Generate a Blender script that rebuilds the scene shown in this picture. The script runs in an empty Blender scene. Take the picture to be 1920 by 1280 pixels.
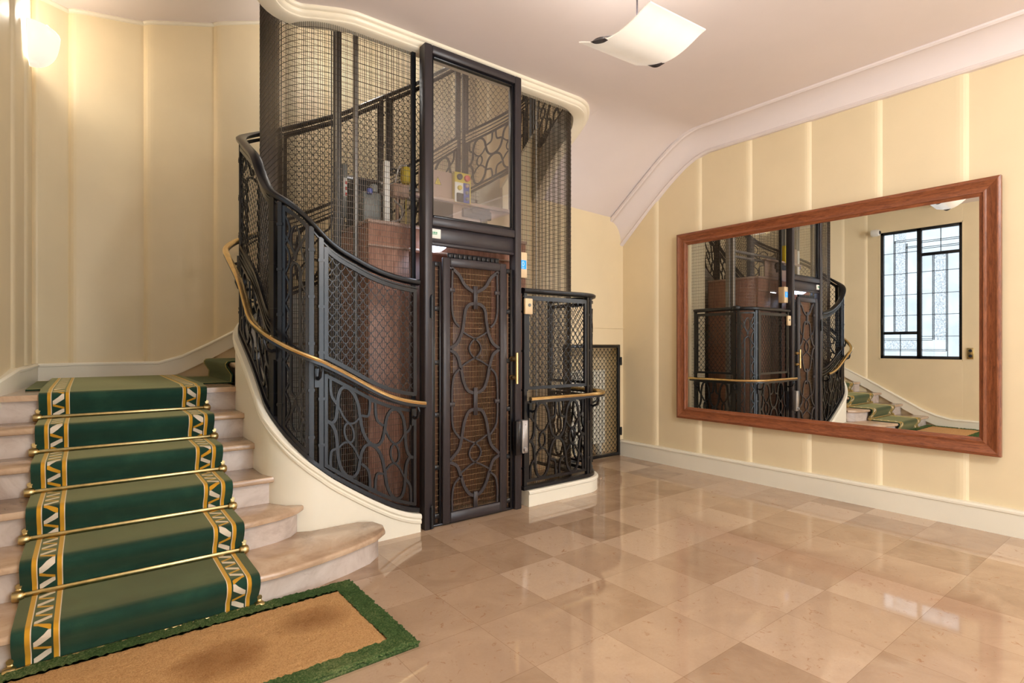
import bpy, math, random
import numpy as np
from mathutils import Vector, Matrix

random.seed(7)
rng = np.random.default_rng(7)
scene = bpy.context.scene
COL = scene.collection
PI = math.pi

# ------------------------------------------------------------------ helpers
class MB:
    """collects shapes that become ONE mesh object"""
    def __init__(self):
        self.v = []; self.f = []; self.uv = {}; self.mi = []
    def add(self, verts, faces, mi=0):
        b = len(self.v)
        self.v += [tuple(map(float, p)) for p in verts]
        self.f += [tuple(i + b for i in f) for f in faces]
        self.mi += [mi] * len(faces)
        return b
    def box(self, x0, y0, z0, x1, y1, z1, mi=0):
        x0, x1 = min(x0, x1), max(x0, x1); y0, y1 = min(y0, y1), max(y0, y1); z0, z1 = min(z0, z1), max(z0, z1)
        v = [(x0,y0,z0),(x1,y0,z0),(x1,y1,z0),(x0,y1,z0),(x0,y0,z1),(x1,y0,z1),(x1,y1,z1),(x0,y1,z1)]
        self.add(v, [(0,3,2,1),(4,5,6,7),(0,1,5,4),(1,2,6,5),(2,3,7,6),(3,0,4,7)], mi)
        return self
    def rbox(self, x0, y0, z0, x1, y1, z1, r=.006, mi=0):
        """box with chamfered vertical and horizontal edges"""
        x0, x1 = min(x0, x1), max(x0, x1); y0, y1 = min(y0, y1), max(y0, y1); z0, z1 = min(z0, z1), max(z0, z1)
        r = min(r, (x1-x0)*.45, (y1-y0)*.45, (z1-z0)*.45)
        def ring(z, i):
            return [(x0+i+r, y0+i, z),(x1-i-r, y0+i, z),(x1-i, y0+i+r, z),(x1-i, y1-i-r, z),(x1-i-r, y1-i, z),(x0+i+r, y1-i, z),(x0+i, y1-i-r, z),(x0+i, y0+i+r, z)]
        rings = [ring(z0, r*.7), ring(z0+r, 0), ring(z1-r, 0), ring(z1, r*.7)]
        v = sum(rings, []); f = []
        for k in range(3):
            for i in range(8):
                j = (i+1) % 8
                f.append((k*8+i, k*8+j, k*8+8+j, k*8+8+i))
        f.append(tuple(range(7, -1, -1))); f.append(tuple(range(24, 32)))
        self.add(v, f, mi); return self
    def loft(self, rings, closed=True, caps=True, loop=False, mi=0):
        """rings: list of equal-length vertex lists"""
        n = len(rings[0]); v = [p for r in rings for p in r]; f = []
        m = len(rings); rng_ = range(m if loop else m-1)
        for k in rng_:
            a = k*n; b = ((k+1) % m)*n
            for i in range(n if closed else n-1):
                j = (i+1) % n
                f.append((a+i, a+j, b+j, b+i))
        if caps and closed and not loop:
            f.append(tuple(range(n-1, -1, -1))); f.append(tuple(range((m-1)*n, m*n)))
        return self.add(v, f, mi)
    def tube(self, pts, r, n=8, loop=False, ref=(0,0,1), mi=0):
        P = [np.array(p, float) for p in pts]; rings = []; m = len(P)
        for i, p in enumerate(P):
            if loop: t = P[(i+1) % m]-P[i-1]
            else: t = P[min(i+1, m-1)]-P[max(i-1, 0)]
            t = t/(np.linalg.norm(t)+1e-12)
            u = np.cross(t, np.array(ref, float))
            if np.linalg.norm(u) < 1e-3: u = np.cross(t, np.array((1., .3, 0)))
            u /= np.linalg.norm(u); w = np.cross(u, t)
            rr = r[i] if hasattr(r, '__len__') else r
            rings.append([p + rr*(math.cos(2*PI*k/n)*u + math.sin(2*PI*k/n)*w) for k in range(n)])
        self.loft(rings, loop=loop, mi=mi); return self
    def lathe(self, prof, c, axis='Z', n=24, mi=0):
        """prof: (r, h) list around axis through c"""
        rings = []
        for r, h in prof:
            ring = []
            for k in range(n):
                a = 2*PI*k/n; x, y = r*math.cos(a), r*math.sin(a)
                if axis == 'Z': ring.append((c[0]+x, c[1]+y, c[2]+h))
                elif axis == 'X': ring.append((c[0]+h, c[1]+x, c[2]+y))
                else: ring.append((c[0]+x, c[1]+h, c[2]-y))
            rings.append(ring)
        self.loft(rings, mi=mi); return self
    def ribbon(self, pts, nor, w, t, mi=0, loop=False):
        """flat bar following pts; nor = outward normals; w = width in the surface, t = thickness along the normal"""
        P = [np.array(p, float) for p in pts]; rings = []; m = len(P)
        for i in range(m):
            T = P[(i+1) % m]-P[i-1] if loop else P[min(i+1, m-1)]-P[max(i-1, 0)]
            T = T/(np.linalg.norm(T)+1e-12); nn = np.array(nor[i], float)
            B = np.cross(T, nn); B /= (np.linalg.norm(B)+1e-12)
            p = P[i]
            rings.append([p-B*w/2-nn*t/2, p+B*w/2-nn*t/2, p+B*w/2+nn*t/2, p-B*w/2+nn*t/2])
        self.loft(rings, loop=loop, mi=mi); return self
    def prism(self, poly, z0, z1, mi=0):
        n = len(poly)
        v = [(x, y, z0) for x, y in poly]+[(x, y, z1) for x, y in poly]
        f = [tuple(range(n-1, -1, -1)), tuple(range(n, 2*n))]+[(i, (i+1) % n, (i+1) % n+n, i+n) for i in range(n)]
        self.add(v, f, mi); return self
    def build(self, name, mat, parent=None, smooth=True, angle=38):
        off = np.array(world_loc(parent))
        me = bpy.data.meshes.new(name)
        me.from_pydata([tuple(np.array(p)-off) for p in self.v], [], self.f)
        mats = mat if isinstance(mat, (list, tuple)) else [mat]
        for m in mats: me.materials.append(m)
        if len(mats) > 1: me.polygons.foreach_set('material_index', self.mi)
        if self.uv:
            ul = me.uv_layers.new(name='UVMap')
            for lp in me.loops:
                ul.data[lp.index].uv = self.uv.get(lp.vertex_index, (0, 0))
        me.validate(); me.update()
        if smooth:
            me.polygons.foreach_set('use_smooth', [True]*len(me.polygons))
            me.set_sharp_from_angle(angle=math.radians(angle))
        o = bpy.data.objects.new(name, me); COL.objects.link(o)
        if parent is not None: o.parent = parent
        return o

LOC = {}
def world_loc(o):
    if o is None: return (0, 0, 0)
    l = np.array(o.location[:], float)
    return tuple(l+np.array(world_loc(o.parent)))
def tag(o, label, cat, group=None, kind=None):
    o['label'] = label; o['category'] = cat
    if group: o['group'] = group
    if kind: o['kind'] = kind
    return o
def thing(name, label, cat, loc, group=None):
    o = bpy.data.objects.new(name, None); COL.objects.link(o)
    o.location = loc; o.empty_display_size = .1
    return tag(o, label, cat, group)
def struct(o, label=None):
    o['kind'] = 'structure'
    if label: o['label'] = label
    return o
def dup(o, loc, label, group=None):
    r = o.copy(); COL.objects.link(r); r.location = loc; r['label'] = label
    if group: r['group'] = group
    for ch in list(o.children):
        c = ch.copy(); COL.objects.link(c); c.parent = r
        for g in list(ch.children):
            d = g.copy(); COL.objects.link(d); d.parent = c
    return r

def catmull(pts, n=8, loop=False):
    P = [np.array(p, float) for p in pts]; m = len(P); out = []
    rng_ = range(m if loop else m-1)
    for i in rng_:
        p1, p2 = P[i], P[(i+1) % m]
        p0 = P[i-1] if (loop or i > 0) else 2*p1-p2
        p3 = P[(i+2) % m] if (loop or i+2 < m) else 2*p2-p1
        for k in range(n):
            t = k/n
            out.append(.5*((2*p1)+(-p0+p2)*t+(2*p0-5*p1+4*p2-p3)*t*t+(-p0+3*p1-3*p2+p3)*t**3))
    if not loop: out.append(P[-1])
    return out

# ------------------------------------------------------------------ materials
def lin(r, g, b):
    def f(c):
        c /= 255.
        return c/12.92 if c <= .04045 else ((c+.055)/1.055)**2.4
    return (f(r), f(g), f(b), 1)
class NT:
    def __init__(self, name):
        self.m = bpy.data.materials.new(name); self.m.use_nodes = True
        self.t = self.m.node_tree; self.n = self.t.nodes; self.l = self.t.links
        self.b = self.n['Principled BSDF']; self.out = self.n['Material Output']
    def node(self, typ, **kw):
        n = self.n.new(typ)
        for k, v in kw.items():
            if k in n.inputs.keys(): n.inputs[k].default_value = v
            else: setattr(n, k, v)
        return n
    def math(self, op, a, b=None, c=None, clamp=False):
        n = self.n.new('ShaderNodeMath'); n.operation = op; n.use_clamp = clamp
        for i, x in enumerate((a, b, c)):
            if x is None: continue
            if isinstance(x, (int, float)): n.inputs[i].default_value = x
            else: self.l.new(x, n.inputs[i])
        return n.outputs[0]
    def mix(self, fac, a, b, typ='MIX'):
        n = self.n.new('ShaderNodeMix'); n.data_type = 'RGBA'; n.blend_type = typ
        ins = {'f': n.inputs[0], 'a': n.inputs[6], 'b': n.inputs[7]}
        for k, x in (('f', fac), ('a', a), ('b', b)):
            if isinstance(x, (int, float, tuple)): ins[k].default_value = x
            else: self.l.new(x, ins[k])
        return n.outputs[2]
    def coord(self, which='Object', scale=(1, 1, 1)):
        tc = self.n.new('ShaderNodeTexCoord'); mp = self.n.new('ShaderNodeMapping')
        mp.inputs['Scale'].default_value = scale
        self.l.new(tc.outputs[which], mp.inputs['Vector']); return mp.outputs[0]
    def noise(self, vec, scale, detail=4, rough=.55, dist=0.):
        n = self.n.new('ShaderNodeTexNoise'); n.inputs['Scale'].default_value = scale
        n.inputs['Detail'].default_value = detail; n.inputs['Roughness'].default_value = rough; n.inputs['Distortion'].default_value = dist
        self.l.new(vec, n.inputs['Vector']); return n.outputs['Fac']
    def ramp(self, fac, stops):
        n = self.n.new('ShaderNodeValToRGB'); cr = n.color_ramp
        while len(cr.elements) < len(stops): cr.elements.new(.5)
        for e, (p, c) in zip(cr.elements, stops): e.position = p; e.color = c
        self.l.new(fac, n.inputs[0]); return n.outputs[0]
    def bump(self, h, strength=.2, dist=.01):
        n = self.n.new('ShaderNodeBump'); n.inputs['Strength'].default_value = strength; n.inputs['Distance'].default_value = dist
        self.l.new(h, n.inputs['Height']); self.l.new(n.outputs[0], self.b.inputs['Normal'])
    def base(self, c):
        if isinstance(c, tuple): self.b.inputs['Base Color'].default_value = c
        else: self.l.new(c, self.b.inputs['Base Color'])
    def set(self, rough=None, metal=None, **kw):
        if rough is not None: self.b.inputs['Roughness'].default_value = rough
        if metal is not None: self.b.inputs['Metallic'].default_value = metal
        for k, v in kw.items(): self.b.inputs[k.replace('_', ' ')].default_value = v
        return self

def plain(name, c, rough=.5, metal=0., var=.06, scale=6., bump=0., bscale=60., **kw):
    t = NT(name); v = t.coord()
    n = t.noise(v, scale, 5)
    d = tuple(x*(1-var) for x in c[:3])+(1,); e = tuple(min(1, x*(1+var)) for x in c[:3])+(1,)
    t.base(t.ramp(n, [(.3, d), (.7, e)])); t.set(rough, metal, **kw)
    if bump: t.bump(t.noise(v, bscale, 3), bump, .004)
    return t.m

def emis(name, c, s, base=(.03, .03, .03, 1), rough=.4):
    t = NT(name); t.base(base); t.set(rough)
    t.b.inputs['Emission Color'].default_value = c; t.b.inputs['Emission Strength'].default_value = s
    return t.m

M = {}
M['wall'] = plain('cream_wall_paint', lin(233, 215, 178), .5, var=.03, scale=2.2, bump=.06, bscale=30)
M['wall_white'] = plain('pale_cream_gloss_paint', lin(238, 232, 214), .32, var=.02, scale=3, bump=.03, bscale=40)
M['ceiling'] = plain('off_white_ceiling_paint', lin(234, 223, 220), .55, var=.025, scale=1.6, bump=.03, bscale=20)
M['moulding'] = plain('ivory_moulding_paint', lin(240, 230, 208), .3, var=.02, scale=4)
M['iron'] = plain('blue_black_gloss_iron', lin(17, 18, 23), .3, .0, var=.25, scale=30, bump=.07, bscale=140, Specular_IOR_Level=.5)
M['steel'] = plain('dark_grey_painted_steel', lin(52, 47, 50), .4, .0, var=.08, scale=8, bump=.05, bscale=90)
M['wire'] = plain('brown_steel_wire', lin(70, 58, 46), .38, .4, var=.2, scale=12)
M['goldwire'] = plain('bronze_lift_wire', lin(138, 112, 84), .4, .5, var=.15, scale=12)
M['brass'] = plain('polished_brass', lin(226, 196, 138), .22, 1., var=.12, scale=14, bump=.04, bscale=60)
M['oldbrass'] = plain('aged_brass', lin(196, 174, 122), .32, 1., var=.2, scale=22, bump=.06, bscale=80)
M['chrome'] = plain('galvanised_steel', lin(186, 186, 188), .35, .8, var=.1, scale=10)
M['greysteel'] = plain('grey_rail_steel', lin(140, 138, 134), .4, .5, var=.1, scale=6)
M['white_plastic'] = plain('white_plastic', lin(235, 232, 224), .4, var=.02)
M['cream_plastic'] = plain('cream_plastic', lin(232, 205, 165), .4, var=.02)
M['black'] = plain('black_rubber', lin(25, 24, 26), .6, var=.15)
M['greyplastic'] = plain('grey_plastic', lin(120, 124, 120), .5, var=.1)
M['blue'] = plain('blue_plastic', lin(52, 74, 158), .4, var=.06)
M['yellow'] = plain('yellow_plastic', lin(212, 186, 40), .4, var=.08)
M['red'] = plain('red_plastic', lin(200, 50, 42), .35, var=.06)
M['pinkbox'] = plain('beige_enamel', lin(206, 176, 158), .45, var=.05)
M['carroof'] = plain('taupe_enamel_sheet', lin(176, 148, 132), .42, var=.05, scale=3)
M['mirror'] = NT('silvered_glass').set(.008, 1.).m
M['mirror'].node_tree.nodes['Principled BSDF'].inputs['Base Color'].default_value = (.93, .94, .93, 1)
M['sign_green'] = plain('green_print', lin(60, 150, 110), .5, var=.02)
M['lens'] = plain('dark_lens', lin(30, 30, 34), .15, var=.05)

def mk_wood(name, c0, c1, rough, axis=(1, 1, 1), scale=1.):
    t = NT(name); v = t.coord('Object', axis)
    n = t.noise(v, 9*scale, 8, .62, .9); n2 = t.noise(v, 46*scale, 4, .6)
    f = t.math('ADD', t.math('MULTIPLY', n, .72), t.math('MULTIPLY', n2, .3))
    t.base(t.ramp(f, [(.36, c0), (.66, c1)])); t.set(rough)
    t.bump(n2, .06, .003); return t.m
M['mahogany_h'] = mk_wood('mahogany_long_grain', lin(100, 52, 30), lin(160, 94, 58), .34, (8, 1, 9))
M['mahogany_v'] = mk_wood('mahogany_upright_grain', lin(100, 52, 30), lin(156, 92, 56), .34, (8, 9, 1))
M['carwood'] = mk_wood('reddish_lift_veneer', lin(140, 92, 74), lin(188, 142, 120), .4, (5, 5, .6))
M['carwood_dark'] = mk_wood('dark_lift_veneer', lin(62, 34, 24), lin(100, 58, 40), .4, (5, 5, .6))

# --- polished marble floor, square slabs of slightly different stone
def floor_mat():
    t = NT('polished_beige_marble_slabs'); v = t.coord()
    sep = t.node('ShaderNodeSeparateXYZ'); t.l.new(v, sep.inputs[0])
    TX, TY, OX, OY = .4305, .4225, 1.057, .925
    ux = t.math('DIVIDE', t.math('SUBTRACT', sep.outputs[0], OX), TX)
    uy = t.math('DIVIDE', t.math('SUBTRACT', sep.outputs[1], OY), TY)
    fx, fy = t.math('FLOOR', ux), t.math('FLOOR', uy)
    wn = t.node('ShaderNodeTexWhiteNoise', noise_dimensions='2D'); cv = t.node('ShaderNodeCombineXYZ')
    t.l.new(fx, cv.inputs[0]); t.l.new(fy, cv.inputs[1]); t.l.new(cv.outputs[0], wn.inputs['Vector'])
    base = t.ramp(wn.outputs['Value'], [(0., lin(148, 121, 97)), (.35, lin(170, 142, 116)), (.6, lin(180, 153, 128)), (.85, lin(197, 172, 147)), (1., lin(162, 133, 107))])
    # every slab carries its own veining: shift the noise by the slab's number
    off = t.node('ShaderNodeVectorMath', operation='SCALE'); t.l.new(wn.outputs['Color'], off.inputs[0]); off.inputs['Scale'].default_value = 17.
    vv = t.node('ShaderNodeVectorMath', operation='ADD'); t.l.new(v, vv.inputs[0]); t.l.new(off.outputs[0], vv.inputs[1])
    n1 = t.noise(vv.outputs[0], 3.2, 7, .62, .8); n2 = t.noise(vv.outputs[0], 15, 6, .7, 1.6); n3 = t.noise(vv.outputs[0], 90, 3, .6)
    c = t.mix(t.ramp(n1, [(.35, (0, 0, 0, 1)), (.72, (.5, .5, .5, 1))]), base, lin(206, 178, 148))
    spots = t.ramp(n2, [(.33, (.8, .8, .8, 1)), (.40, (0, 0, 0, 1))])
    c = t.mix(spots, c, lin(160, 118, 86))
    c = t.mix(t.ramp(n3, [(.3, (.16, .16, .16, 1)), (.6, (0, 0, 0, 1))]), c, lin(170, 130, 98))
    def joint(u, w):
        fr = t.math('FRACT', u); d = t.math('MINIMUM', fr, t.math('SUBTRACT', 1., fr)); return t.math('LESS_THAN', d, w)
    j = t.math('MAXIMUM', joint(ux, .0028), joint(uy, .0028))
    c = t.mix(t.math('MULTIPLY', j, .55), c, lin(132, 98, 70))
    t.base(c); t.set(.09, 0., Specular_IOR_Level=.8)
    r = t.ramp(n1, [(.3, (.035, .035, .035, 1)), (.8, (.075, .075, .075, 1))]); t.l.new(r, t.b.inputs['Roughness'])
    t.bump(t.math('ADD', t.math('MULTIPLY', t.noise(v, 2.2, 2), .8), t.math('MULTIPLY', j, -.12)), .028, .01)
    return t.m
M['floor'] = floor_mat()

def marble(name, c0, c1, c2, rough=.22):
    t = NT(name); v = t.coord()
    n = t.noise(v, 3.5, 8, .65, 1.2); n2 = t.noise(v, 22, 5, .7, .8)
    c = t.ramp(n, [(.28, c0), (.5, c1), (.75, c2)])
    c = t.mix(t.ramp(n2, [(.3, (.35, .35, .35, 1)), (.42, (0, 0, 0, 1))]), c, c0)
    t.base(c); t.set(rough); return t.m
M['tread'] = marble('polished_tan_marble', lin(164, 134, 108), lin(192, 163, 135), lin(208, 182, 156), .14)
M['riser'] = marble('grey_rose_marble', lin(176, 158, 146), lin(204, 190, 180), lin(220, 208, 200), .24)

# --- stair runner: UV in metres (u across from the centre, v along)
def runner_mat(name, half, zig=True):
    t = NT(name); tc = t.node('ShaderNodeTexCoord'); sep = t.node('ShaderNodeSeparateXYZ'); t.l.new(tc.outputs['UV'], sep.inputs[0])
    u, v = sep.outputs[0], sep.outputs[1]; ob = t.coord()
    n = t.noise(ob, 3.5, 6, .6); n2 = t.noise(ob, 320, 2, .5)
    green = t.ramp(n, [(.3, lin(20, 50, 40)), (.55, lin(28, 64, 50)), (.8, lin(46, 84, 64))])
    c = t.mix(t.math('MULTIPLY', n2, .35), green, lin(18, 44, 36))
    au = t.math('ABSOLUTE', u); d = t.math('SUBTRACT', half, au)          # distance from the edge
    def band(x, a, b): return t.math('MULTIPLY', t.math('GREATER_THAN', x, a), t.math('LESS_THAN', x, b))
    if zig:
        yel = t.math('MAXIMUM', band(d, .042, .059), band(d, .133, .150))
        wl = t.math('MAXIMUM', band(d, .059, .063), band(d, .150, .154))
        P = .098
        ph = t.math('FRACT', t.math('DIVIDE', v, P))
        tri = t.math('MINIMUM', t.math('DIVIDE', ph, .58), t.math('DIVIDE', t.math('SUBTRACT', 1., ph), .42))     # 0..1..0, the white leg longer
        cen = t.math('ADD', .058, t.math('MULTIPLY', tri, .080))
        inz = band(d, .069, .126)
        near = t.math('LESS_THAN', t.math('ABSOLUTE', t.math('SUBTRACT', d, cen)), t.math('SUBTRACT', .022, t.math('MULTIPLY', t.math('GREATER_THAN', ph, .58), .004)))
        zz = t.math('MULTIPLY', inz, near)
        white = t.math('MULTIPLY', zz, t.math('LESS_THAN', ph, .58)); gold = t.math('MULTIPLY', zz, t.math('GREATER_THAN', ph, .58))
        c = t.mix(yel, c, lin(205, 150, 40)); c = t.mix(wl, c, lin(226, 205, 180))
        c = t.mix(white, c, lin(222, 208, 188)); c = t.mix(gold, c, lin(204, 148, 38))
    else:
        yel = t.math('MAXIMUM', band(d, .018, .030), band(d, .040, .047))
        c = t.mix(yel, c, lin(206, 178, 78))
    t.base(c); t.set(.85, 0., Sheen_Weight=(.85 if zig else .45), Sheen_Roughness=.42, Specular_IOR_Level=.2)
    t.b.inputs['Sheen Tint'].default_value = lin(206, 196, 140)
    t.bump(t.noise(ob, 420, 2), .35, .003); return t.m
RUN_HALF = .47
M['runner'] = runner_mat('green_runner_zigzag_border', RUN_HALF)
M['landing_runner'] = runner_mat('green_runner_plain_border', .55, False)

def pile(name, stops, sc, bump=.6):
    t = NT(name); v = t.coord(); n = t.noise(v, sc, 4, .7); n2 = t.noise(v, 2.4, 3, .5); 
    f = t.math('ADD', t.math('MULTIPLY', n, .6), t.math('MULTIPLY', n2, .4))
    t.base(t.ramp(f, stops)); t.set(.95, 0., Specular_IOR_Level=.1); t.bump(n, bump, .01); return t.m
def coir_mat():
    t = NT('coir_pile'); v = t.coord(); n = t.noise(v, 150, 4, .7); sep = t.node('ShaderNodeSeparateXYZ'); t.l.new(v, sep.inputs[0])
    c = t.ramp(n, [(.25, lin(170, 122, 76)), (.5, lin(214, 166, 112)), (.78, lin(232, 192, 138))])
    def spot(x, y, rx, ry):
        a = t.math('POWER', t.math('DIVIDE', t.math('SUBTRACT', sep.outputs[0], x), rx), 2.)
        b = t.math('POWER', t.math('DIVIDE', t.math('SUBTRACT', sep.outputs[1], y), ry), 2.)
        w = t.math('MULTIPLY', t.noise(v, 7, 4), .9)
        return t.math('SUBTRACT', 1.25, t.math('ADD', t.math('ADD', a, b), w), None, True)
    st = t.math('MAXIMUM', spot(.20, -.04, .24, .2), t.math('MULTIPLY', spot(.62, .08, .22, .16), .8))   # two worn, trodden patches
    c = t.mix(t.math('MULTIPLY', st, .9), c, lin(134, 84, 42))
    t.base(c); t.set(.95, 0., Specular_IOR_Level=.1); t.bump(n, .8, .012); return t.m
M['coir'] = coir_mat()
M['matgreen'] = pile('green_coir_border', [(.3, lin(36, 62, 34)), (.5, lin(74, 100, 56)), (.7, lin(150, 156, 104))], 130, .9)

def glass_mat(name, tint, gloss=.09, rough=.03, tex=None, frost=0., dark=.9):
    t = NT(name); t.n.remove(t.b)
    tr = t.node('ShaderNodeBsdfTransparent'); gl = t.node('ShaderNodeBsdfGlossy'); gl.inputs['Roughness'].default_value = rough
    if tex:
        v = t.coord(); n = t.noise(v, tex, 2, .5, .4)
        c = t.ramp(n, [(.3, tuple(x*dark for x in tint[:3])+(1,)), (.65, tint)]); t.l.new(c, tr.inputs['Color'])
        b = t.node('ShaderNodeBump'); b.inputs['Strength'].default_value = .5; b.inputs['Distance'].default_value = .01
        t.l.new(n, b.inputs['Height']); t.l.new(b.outputs[0], gl.inputs['Normal'])
    else: tr.inputs['Color'].default_value = tint
    last = tr.outputs[0]
    if frost:
        tl = t.node('ShaderNodeBsdfTranslucent'); tl.inputs['Color'].default_value = tint
        m0 = t.node('ShaderNodeMixShader'); m0.inputs[0].default_value = frost
        t.l.new(last, m0.inputs[1]); t.l.new(tl.outputs[0], m0.inputs[2]); last = m0.outputs[0]
    m = t.node('ShaderNodeMixShader'); m.inputs[0].default_value = gloss
    t.l.new(last, m.inputs[1]); t.l.new(gl.outputs[0], m.inputs[2]); t.l.new(m.outputs[0], t.out.inputs['Surface'])
    return t.m
M['frost'] = glass_mat('pale_frosted_glass', (.44, .46, .472, 1), .05, .2, 3.)
M['hammered'] = glass_mat('hammered_cathedral_glass', (.47, .49, .505, 1), .08, .25, 46., dark=.66)
M['clear'] = glass_mat('clear_glass', (.92, .93, .93, 1), .13, .02)
M['doorglass'] = glass_mat('clear_door_glass', (.95, .97, .98, 1), .06, .02)

# ------------------------------------------------------------------ plan of the lift cage (s runs from the door's left post leftwards, round the back, to its right post)
class Path:
    def __init__(self, x0, x1, yf, yb, rf, rb, n=20, xs=1.9, xe=2.87):
        P = [(xs, yf)]
        def arc(cx, cy, r, a0, a1):
            for i in range(n+1):
                a = math.radians(a0+(a1-a0)*i/n); P.append((cx+r*math.cos(a), cy+r*math.sin(a)))
        arc(x0+rf, yf+rf, rf, 270, 180); arc(x0+rb, yb-rb, rb, 180, 90); arc(x1-rb, yb-rb, rb, 90, 0); arc(x1-rf, yf+rf, rf, 0, -90)
        P.append((xe, yf)); self.P = np.array(P)
        d = np.linalg.norm(np.diff(self.P, axis=0), axis=1); self.S = np.concatenate([[0], np.cumsum(d)]); self.L = self.S[-1]
        T = np.diff(self.P, axis=0)/d[:, None]
        Nseg = np.stack([-T[:, 1], T[:, 0]], 1)
        N = np.vstack([Nseg[:1], (Nseg[1:]+Nseg[:-1])/2, Nseg[-1:]]); self.N = N/np.linalg.norm(N, axis=1)[:, None]
    def xy(self, s, o=0.):
        x = np.interp(s, self.S, self.P[:, 0]); y = np.interp(s, self.S, self.P[:, 1]); n = self.nor(s)
        return np.array([x+n[0]*o, y+n[1]*o])
    def nor(self, s):
        n = np.array([np.interp(s, self.S, self.N[:, 0]), np.interp(s, self.S, self.N[:, 1]), 0.]); return n/np.linalg.norm(n)
    def p(self, s, z, o=0.):
        a = self.xy(s, o); return np.array([a[0], a[1], z])
B = Path(.925, 3.845, 3.585, 5.0, .25, .45)
SR = B.L                                                                # right door post

def prof(ss, zz, sm=.08):
    ss = np.array(ss); zz = np.array(zz)
    def f(s):
        k = np.linspace(-sm, sm, 9)
        return float(np.mean(np.interp(s+k, ss, zz)))
    return f
z_s = prof([-.3, 0, .185, .383, .569, .709, .84, .943, 1.035, 1.25, 1.45, 1.9, 2.31, 2.637, 3.02, 3.79, 4.364, 4.78, 5.13, 5.6, 6.],
           [.115, .125, .19, .305, .428, .528, .665, .79, .90, 1.05, 1.18, 1.42, 1.66, 1.80, 2.0, 2.50, 2.93, 3.18, 3.38, 3.62, 3.9])
z_t = prof([-.3, 0, .164, .344, .496, .64, .716, .802, .893, 1.0, 1.05, 1.238, 1.42, 1.9, 2.31, 2.637, 3.02, 3.79, 4.364, 4.78, 5.13, 5.6, 6.],
           [1.79, 1.797, 1.815, 1.86, 1.93, 1.997, 2.071, 2.175, 2.25, 2.305, 2.33, 2.468, 2.66, 2.92, 3.12, 3.28, 3.478, 3.98, 4.41, 4.66, 4.86, 5.1, 5.38])
z_m = prof([-.3, 0, .2, .344, .569, .675, .8, .934, 1.04, 1.248, 1.41, 1.9, 2.31, 2.637, 3.02, 3.79, 4.364, 4.78, 5.13, 5.6, 6.],
           [.945, .95, .99, 1.05, 1.18, 1.235, 1.30, 1.40, 1.49, 1.68, 1.82, 2.08, 2.30, 2.45, 2.66, 3.16, 3.58, 3.84, 4.04, 4.28, 4.56])
zR_s = lambda s: .145
zR_t = lambda s: 1.80
zR_m = lambda s: .95

def srange(s0, s1, step=.03):
    n = max(2, int(abs(s1-s0)/step)+1); return np.linspace(s0, s1, n)
def rail(mb, path, s0, s1, zf, profile, step=.03):
    """sweep a closed (o, dz) profile along the path"""
    rings = []
    for s in srange(s0, s1, step):
        z = zf(s); rings.append([path.p(s, z+dz, o) for o, dz in profile])
    mb.loft(rings)
def rect(w, h, o=0., dz=0.): return [(o-w/2, dz-h/2), (o+w/2, dz-h/2), (o+w/2, dz+h/2), (o-w/2, dz+h/2)]
def bar(mb, path, s, z0, z1, w=.022, t=.018, o=0.):
    mb.ribbon([path.p(s, z0, o), path.p(s, z1, o)], [path.nor(s)]*2, w, t)
def szribbon(mb, path, pts, w=.014, t=.016, o=0., loop=False):
    mb.ribbon([path.p(s, z, o) for s, z in pts], [path.nor(s) for s, z in pts], w, t, loop=loop)
def scales(mb, path, s0, s1, zlo, zhi, w=.060, h=.074, depth=.042, o=0., r=.0019, keep=None):
    """overlapping fish-scale wire: rows of U arcs, alternate rows shifted by half a scale"""
    s0, s1 = min(s0, s1), max(s0, s1)
    zmin = min(zlo(s) for s in srange(s0, s1, .1)); zmax = max(zhi(s) for s in srange(s0, s1, .1))
    rows = int((zmax-zmin)/(h/2))+2; cols = int((s1-s0)/w)+2
    for j in range(rows):
        for i in range(-1, cols):
            c = s0+(i+.5*(j % 2))*w; zt = zmin+j*h/2
            pts = []
            for k in range(9):
                a = k/8; s = c-w/2+a*w; z = zt-depth*math.sin(PI*a)**.72
                if s0 <= s <= s1 and zlo(s) <= z <= zhi(s): pts.append((s, z))
            if len(pts) >= 2: mb.ribbon([path.p(s, z, o) for s, z in pts], [path.nor(s) for s, z in pts], r*2, r*2)

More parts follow.
